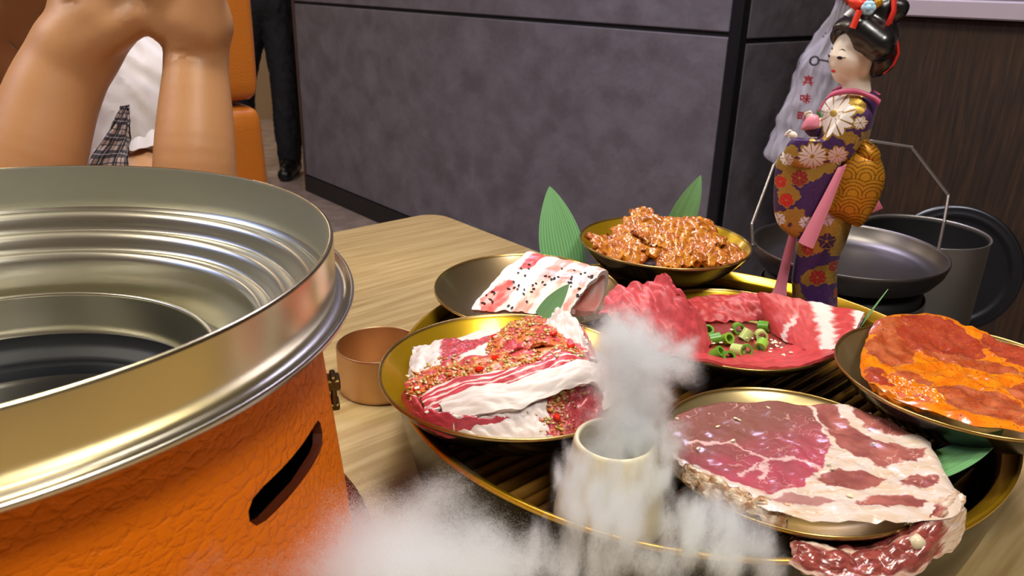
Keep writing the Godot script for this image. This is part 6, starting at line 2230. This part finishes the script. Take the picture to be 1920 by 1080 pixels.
	sl.chain([Vector3(-0.462, 1.060, -1.01), Vector3(-0.448, 1.0, -0.966), Vector3(-0.432, 0.925, -0.904), Vector3(-0.422, 0.888, -0.870)], [0.064, 0.067, 0.061, 0.046], 0.02)
	g = Geo.new()
	sl.emit(g)
	fold(g, 962, 0.006)
	obj("sleeve", g.mesh(), cloth, t, -t.position)
	# ruffled hem of the sleeve
	g = Geo.new()
	var ax := Vector3(0.22, -0.82, 0.52).normalized()
	var e1 := ax.cross(Vector3(0, 0, 1)).normalized()
	var e2 := ax.cross(e1).normalized()
	g.sheet(90, 8, func(u, v):
		var a: float = u * TAU
		var r = 0.047 + 0.006 * v + 0.0022 * v * sin(a * 21.0) + 0.001 * sin(a * 7.0)
		return Vector3(-0.423, 0.893, -0.873) + ax * (0.026 * v + 0.002 * sin(a * 9.0)) + (e1 * cos(a) + e2 * sin(a)) * r, 0.0012)
	obj("ruffle", g.mesh(), cloth, t, -t.position)
	# plaid cloth hanging in front of the blouse
	var plaid := mat(Color.WHITE, 0.8)
	plaid.albedo_texture = paint(256, 256, func(u, v):
		var x: float = fmod(u * 3.0 + v * 0.4, 1.0)
		var y: float = fmod(v * 4.5, 1.0)
		var c := Color(0.74, 0.66, 0.64)
		if x < 0.42:
			c = c.lerp(Color(0.05, 0.06, 0.12), 0.62)
		if y < 0.42:
			c = c.lerp(Color(0.05, 0.06, 0.12), 0.62)
		if absf(x - 0.21) < 0.03 or absf(y - 0.21) < 0.03:
			c = c.lerp(Color(0.85, 0.82, 0.82), 0.7)
		if absf(x - 0.7) < 0.03 or absf(y - 0.7) < 0.03:
			c = c.lerp(Color(0.06, 0.07, 0.14), 0.7)
		return c)
	g = Geo.new()
	var nz := noise(971, 1.0, 2)
	g.sheet(20, 30, func(u, v):
		var a: Vector3 = spline([Vector3(-0.406, 0.948, -0.810), Vector3(-0.416, 0.924, -0.795), Vector3(-0.433, 0.890, -0.771), Vector3(-0.443, 0.836, -0.755)], v)
		var b: Vector3 = spline([Vector3(-0.404, 0.947, -0.809), Vector3(-0.395, 0.919, -0.788), Vector3(-0.395, 0.891, -0.771), Vector3(-0.396, 0.837, -0.755)], v)
		return a.lerp(b, u) + Vector3(0, 0, 0.006 * sin(u * 5.0 + 1.0) + 0.004 * nz.get_noise_2d(u * 5.0, v * 5.0)), 0.0016, null, Vector2(1.0, 1.3))
	obj("plaid_wrap", g.mesh(), plaid, t, -t.position)
	# a thin chain across the chest
	g = Geo.new()
	g.tube([Vector3(-0.66, 1.045, -0.985), Vector3(-0.640, 1.026, -0.968), Vector3(-0.620, 1.008, -0.962), Vector3(-0.604, 0.990, -0.960), Vector3(-0.585, 0.974, -0.963)], 0.0011, 6)
	obj("necklace", g.mesh(), mat(hexc("d8d2c8"), 0.25, 1.0), t, -t.position)
	# lap, under the table
	var lp := Field.new(Vector3(-0.86, 0.40, -1.40), Vector3(-0.30, 0.78, -0.70), 0.012)
	lp.cap(Vector3(-0.68, 0.56, -1.16), Vector3(-0.58, 0.56, -0.82), 0.095, 0.075, 0.03)
	lp.cap(Vector3(-0.52, 0.56, -1.16), Vector3(-0.42, 0.56, -0.86), 0.095, 0.075, 0.03)
	lp.cap(Vector3(-0.60, 0.60, -1.16), Vector3(-0.60, 0.68, -1.12), 0.12, 0.11, 0.03)
	g = Geo.new()
	lp.emit(g)
	obj("skirt", g.mesh(), mat(hexc("23242c"), 0.8), t, -t.position)

func fold(g: Geo, sd: int, amp: float) -> void:
	var nz := noise(sd, 1.0, 3)
	for k in g.v.size():
		var p := g.v[k]
		g.v[k] += g.n[k] * amp * (1.0 - 2.0 * absf(nz.get_noise_3d(p.x * 22.0 + p.y * 9.0, p.y * 5.0, p.z * 20.0)) )
	var st := SurfaceTool.new()
	st.create_from_arrays(arrays_of(g))
	st.generate_normals()
	var a := st.commit_to_arrays()
	g.n = a[Mesh.ARRAY_NORMAL]
	g.v = a[Mesh.ARRAY_VERTEX]
	g.ix = a[Mesh.ARRAY_INDEX]
	g.uv = PackedVector2Array()
	g.uv.resize(g.v.size())
	g.c = PackedColorArray()
	g.c.resize(g.v.size())

func build_standing() -> void:
	var t := thing("person", "standing person in black trousers and black shoes beyond the orange seat", "person", Vector3(-1.37, 0, -4.45))
	var skin := mat(hexc("cf9f7c"), 0.5)
	var f := Field.new(Vector3(-0.42, 0.7, -0.24), Vector3(0.42, 1.78, 0.24), 0.016)
	f.cap(Vector3(0, 1.0, 0), Vector3(0, 1.36, 0), 0.12, 0.13, 0.05)
	f.cap(Vector3(0, 1.40, 0), Vector3(0, 1.52, 0.01), 0.055, 0.055, 0.03)
	f.cap(Vector3(0, 1.63, 0.0), Vector3(0, 1.58, 0.03), 0.095, 0.07, 0.03)
	f.cap(Vector3(0, 1.60, 0.10), Vector3(0, 1.585, 0.105), 0.016, 0.018, 0.01)
	for s in [-1.0, 1.0]:
		f.cap(Vector3(0.17 * s, 1.37, 0), Vector3(0.22 * s, 1.08, -0.02), 0.05, 0.042, 0.03)
		f.cap(Vector3(0.22 * s, 1.08, -0.02), Vector3(0.235 * s, 0.86, 0.03), 0.04, 0.028, 0.02)
		f.cap(Vector3(0.235 * s, 0.86, 0.03), Vector3(0.23 * s, 0.77, 0.05), 0.032, 0.018, 0.02)
		f.cap(Vector3(0.10 * s, 1.62, 0.0), Vector3(0.10 * s, 1.58, 0.0), 0.018, 0.014, 0.01)
	var g := Geo.new()
	f.emit(g)
	obj("body", g.mesh(), skin, t)
	var black := mat(hexc("0d0e15"), 0.75)
	var tr := Field.new(Vector3(-0.32, 0.03, -0.22), Vector3(0.26, 1.06, 0.22), 0.012)
	tr.cap(Vector3(-0.07, 0.95, 0), Vector3(0.06, 0.95, 0), 0.115, 0.115, 0.03)
	tr.chain([Vector3(0.07, 0.92, 0.0), Vector3(0.066, 0.754, 0.0), Vector3(0.075, 0.511, 0.01), Vector3(0.062, 0.26, 0.0), Vector3(0.056, 0.075, -0.01)], [0.10, 0.092, 0.080, 0.072, 0.058], 0.02)
	tr.chain([Vector3(-0.07, 0.92, 0.0), Vector3(-0.125, 0.749, 0.0), Vector3(-0.183, 0.504, 0.02), Vector3(-0.196, 0.295, 0.0), Vector3(-0.20, 0.075, -0.01)], [0.10, 0.086, 0.078, 0.068, 0.056], 0.015)
	g = Geo.new()
	tr.emit(g)
	fold(g, 981, 0.008)
	obj("trousers", g.mesh(), black, t)
	var sh := Field.new(Vector3(-0.36, 0.9, -0.24), Vector3(0.36, 1.5, 0.24), 0.016)
	sh.cap(Vector3(0, 0.98, 0), Vector3(0, 1.34, 0), 0.135, 0.145, 0.05)
	for s in [-1.0, 1.0]:
		sh.cap(Vector3(0.15 * s, 1.38, 0), Vector3(0.215 * s, 1.12, -0.02), 0.065, 0.058, 0.03)
	g = Geo.new()
	sh.emit(g)
	obj("shirt", g.mesh(), mat(hexc("16171f"), 0.75), t)
	var hf := Field.new(Vector3(-0.16, 1.5, -0.16), Vector3(0.16, 1.8, 0.16), 0.014)
	hf.cap(Vector3(0, 1.66, -0.02), Vector3(0, 1.60, -0.035), 0.10, 0.092, 0.02)
	g = Geo.new()
	hf.emit(g)
	obj("hair", g.mesh(), mat(hexc("14100e"), 0.5), t)
	for q in [[0.058, 0.1], [-0.19, -0.2]]:
		var so := Field.new(Vector3(q[0] - 0.12, -0.012, -0.16), Vector3(q[0] + 0.12, 0.13, 0.22), 0.009)
		so.cap(Vector3(q[0], 0.042, -0.06), Vector3(q[0] + q[1] * 0.1, 0.032, 0.15), 0.050, 0.042, 0.02)
		so.cap(Vector3(q[0], 0.09, -0.03), Vector3(q[0], 0.06, 0.04), 0.055, 0.05, 0.02)
		g = Geo.new()
		so.emit(g)
		for k in g.v.size():
			g.v[k].y = maxf(g.v[k].y, 0.0)
		obj("shoe", g.mesh(), mat(hexc("0b0b0e"), 0.35), t)

# ------------------------------------------------------------------ dry ice smoke: clouds of tiny white droplets
func droplet_cloud(sd: int, count: int, size: float, sigma: float) -> ArrayMesh:
	var r := RandomNumberGenerator.new()
	r.seed = sd
	var nz := noise(sd, 1.0, 2)
	var v := PackedVector3Array()
	var n := PackedVector3Array()
	var ix := PackedInt32Array()
	for k in count:
		var p := Vector3(r.randfn(), r.randfn(), r.randfn())
		if p.length() > 2.6:
			p *= 0.5
		var w := Vector3(nz.get_noise_3d(p.x, p.y, p.z), nz.get_noise_3d(p.x + 40.0, p.y, p.z), nz.get_noise_3d(p.x, p.y + 40.0, p.z))
		p = (p + w * 1.1) * sigma
		var b := Basis.from_euler(Vector3(r.randf() * TAU, r.randf() * TAU, r.randf() * TAU))
		var first := v.size()
		for c in 3:      # a flake of frost
			v.append(p + b * (Vector3(cos(TAU * c / 3.0), 0, sin(TAU * c / 3.0)) * size * 0.577))
			n.append(b.y)
			ix.append(first + c)
	var a: Array = []
	a.resize(Mesh.ARRAY_MAX)
	a[Mesh.ARRAY_VERTEX] = v
	a[Mesh.ARRAY_NORMAL] = n
	a[Mesh.ARRAY_INDEX] = ix
	var m := ArrayMesh.new()
	m.add_surface_from_arrays(Mesh.PRIMITIVE_TRIANGLES, a)
	return m

func build_smoke() -> void:
	var t := Node3D.new()
	t.name = "dry_ice_smoke"
	add_child(t)
	tag(t, "white dry ice smoke billowing up from the cream cup and rolling over the tray onto the table", "smoke", "", "stuff")
	var drop := mat(Color(0.94, 0.98, 1.0), 1.0)
	drop.backlight_enabled = true
	drop.backlight = Color(1.21, 1.21, 1.21)
	drop.metallic_specular = 0.0
	drop.cull_mode = BaseMaterial3D.CULL_DISABLED
	# each row: a puff's middle, its radius, how many wisps
	var column := [[0.0575, 0.8470, -0.3520, 0.012, 26], [0.0500, 0.8440, -0.3560, 0.008, 10], [0.0660, 0.8480, -0.3490, 0.009, 14], [0.0800, 0.8500, -0.3450, 0.009, 14], [0.0700, 0.9020, -0.3680, 0.010, 14], [0.0920, 0.8850, -0.3680, 0.008, 9], [0.0558, 0.9079, -0.3641, 0.0094, 30], [0.0647, 0.9099, -0.3703, 0.0073, 14], [0.0496, 0.9018, -0.3671, 0.0073, 14], [0.0637, 0.8969, -0.3651, 0.0095, 26], [0.0764, 0.8941, -0.3640, 0.0095, 24], [0.0863, 0.8932, -0.3690, 0.0085, 18], [0.0941, 0.8968, -0.3705, 0.0057, 8], [0.0983, 0.9008, -0.3720, 0.0034, 4], [0.0534, 0.8866, -0.3664, 0.0102, 24], [0.0663, 0.8816, -0.3645, 0.0119, 34], [0.0790, 0.8832, -0.3651, 0.0090, 20], [0.0595, 0.8722, -0.3608, 0.0102, 28], [0.0708, 0.8712, -0.3604, 0.0096, 24], [0.0629, 0.8607, -0.3584, 0.0102, 30], [0.0739, 0.8607, -0.3563, 0.0085, 20], [0.0559, 0.8566, -0.3568, 0.0091, 22], [0.0674, 0.8516, -0.3548, 0.0102, 26], [0.0769, 0.8542, -0.3537, 0.0074, 16], [0.0808, 0.8662, -0.3584, 0.0062, 9], [0.0839, 0.8732, -0.3633, 0.0045, 6], [0.0462, 0.8930, -0.3690, 0.0051, 8], [0.0901, 0.8875, -0.3668, 0.0062, 9], [0.0849, 0.8594, -0.3536, 0.0068, 9], [0.0871, 0.8516, -0.3505, 0.0051, 6]]
	var curtain := [[0.0322, 0.8499, -0.3359, 0.0054, 6], [0.0267, 0.8426, -0.3276, 0.0065, 7], [0.0357, 0.8458, -0.3235, 0.0074, 10], [0.0446, 0.8417, -0.3165, 0.0089, 14], [0.0545, 0.8402, -0.3106, 0.0098, 14], [0.0656, 0.8422, -0.3167, 0.0089, 12], [0.0755, 0.8468, -0.3239, 0.0069, 10], [0.0365, 0.8374, -0.3094, 0.0093, 14], [0.0457, 0.8381, -0.2990, 0.0091, 14], [0.0575, 0.8405, -0.2945, 0.0094, 12], [0.0293, 0.8370, -0.3200, 0.0069, 8], [0.0825, 0.8536, -0.3373, 0.0060, 8], [0.0805, 0.8439, -0.3281, 0.0059, 7], [0.0400, 0.8504, -0.3307, 0.0059, 6], [0.0529, 0.8487, -0.3246, 0.0069, 7], [0.0696, 0.8486, -0.3300, 0.0065, 7]]
	var fall := [[0.0167, 0.8161, -0.3151, 0.0070, 6], [0.0294, 0.8183, -0.3051, 0.0083, 9], [0.0419, 0.8196, -0.3003, 0.0087, 10], [0.0541, 0.8210, -0.2955, 0.0091, 10], [0.0677, 0.8190, -0.3001, 0.0093, 10], [0.0839, 0.8293, -0.3095, 0.0089, 12], [0.0942, 0.8332, -0.3110, 0.0089, 16], [0.1073, 0.8311, -0.3102, 0.0099, 18], [0.1163, 0.8298, -0.3043, 0.0093, 16], [0.1242, 0.8216, -0.3011, 0.0087, 12], [0.0907, 0.8232, -0.3017, 0.0103, 14], [0.1049, 0.8222, -0.2959, 0.0102, 14], [0.0770, 0.8192, -0.2947, 0.0091, 10], [0.0136, 0.8176, -0.2941, 0.0091, 8], [0.0285, 0.8180, -0.2889, 0.0090, 8], [0.0461, 0.8161, -0.2882, 0.0100, 8], [0.1253, 0.8168, -0.2938, 0.0076, 8], [0.0900, 0.8336, -0.3165, 0.0069, 9], [0.1032, 0.8351, -0.3172, 0.0069, 9]]
	var pool := [[-0.0347, 0.8151, -0.3490, 0.0104, 6], [-0.0420, 0.8079, -0.3355, 0.0136, 9], [-0.0248, 0.8142, -0.3325, 0.0134, 7], [-0.0075, 0.8167, -0.3174, 0.0134, 7], [-0.0516, 0.8013, -0.3221, 0.0166, 14], [-0.0672, 0.8097, -0.3039, 0.0183, 22], [-0.0810, 0.8209, -0.2868, 0.0174, 14], [-0.0284, 0.8096, -0.3093, 0.0159, 14], [-0.0118, 0.8156, -0.2955, 0.0153, 12], [0.0033, 0.8253, -0.2886, 0.0124, 8], [-0.0879, 0.8407, -0.2624, 0.0137, 8], [-0.0996, 0.8515, -0.2451, 0.0128, 6], [-0.1091, 0.8637, -0.2284, 0.0120, 5], [-0.0718, 0.7953, -0.3412, 0.0133, 9], [-0.0863, 0.7950, -0.3411, 0.0116, 6], [-0.0536, 0.8170, -0.2853, 0.0199, 24], [-0.0716, 0.8264, -0.2675, 0.0188, 18], [-0.0312, 0.8152, -0.2846, 0.0174, 18], [-0.0061, 0.8208, -0.2760, 0.0145, 12], [-0.1189, 0.8715, -0.2208, 0.0097, 3]]
	var sets := [[column, 0.36, Vector3(1, 1, 1), 0.65, 0.5, 1.15], [curtain, 0.34, Vector3(0.5, 2.1, 0.5), 0.55, 0.9, 2.4], [fall, 0.38, Vector3(0.6, 1.8, 0.6), 0.6, 0.8, 1.5], [pool, 0.50, Vector3(1.2, 0.8, 1.2), 0.7, 0.9, 0.8]]
	var r := RandomNumberGenerator.new()
	r.seed = 5
	var places: Array = [[], [], []]
	for s in sets:
		for q in s[0]:
			for k in int(q[4] * s[5]):
				var d = Vector3(r.randfn(), r.randfn(), r.randfn()) * q[3] * s[3] * 0.70
				var sc: float = q[3] * s[1] / 0.004 * r.randf_range(0.6, 1.25)
				var b: Basis
				if s[2] == Vector3.ONE:
					b = Basis.from_euler(Vector3(r.randf() * TAU, r.randf() * TAU, r.randf() * TAU)).scaled_local(Vector3(1.25, 0.7, 1.0) * sc)
				else:
					b = Basis.from_euler(Vector3(r.randf_range(-0.25, 0.25), r.randf() * TAU, r.randf_range(-0.25, 0.25))).scaled_local((s[2] as Vector3) * sc)
				var p = Vector3(q[0], q[1], q[2]) + d
				p.y = maxf(p.y, TABLE_Y + 0.012)
				places[(r.randi() % 2) if s[4] < 0.6 else 2].append(Transform3D(b, p))
	var shapes := [droplet_cloud(1, 18000, 0.000088, 0.004), droplet_cloud(2, 18000, 0.000088, 0.004), droplet_cloud(3, 22000, 0.000078, 0.004)]
	for k in 3:
		var mm := MultiMesh.new()
		mm.transform_format = MultiMesh.TRANSFORM_3D
		mm.mesh = shapes[k]
		mm.instance_count = places[k].size()
		for i in places[k].size():
			mm.set_instance_transform(i, places[k][i])
		var mi := MultiMeshInstance3D.new()
		mi.name = "vapor"
		mi.multimesh = mm
		mi.material_override = drop
		mi.set_meta("kind", "stuff")
		t.add_child(mi, true)
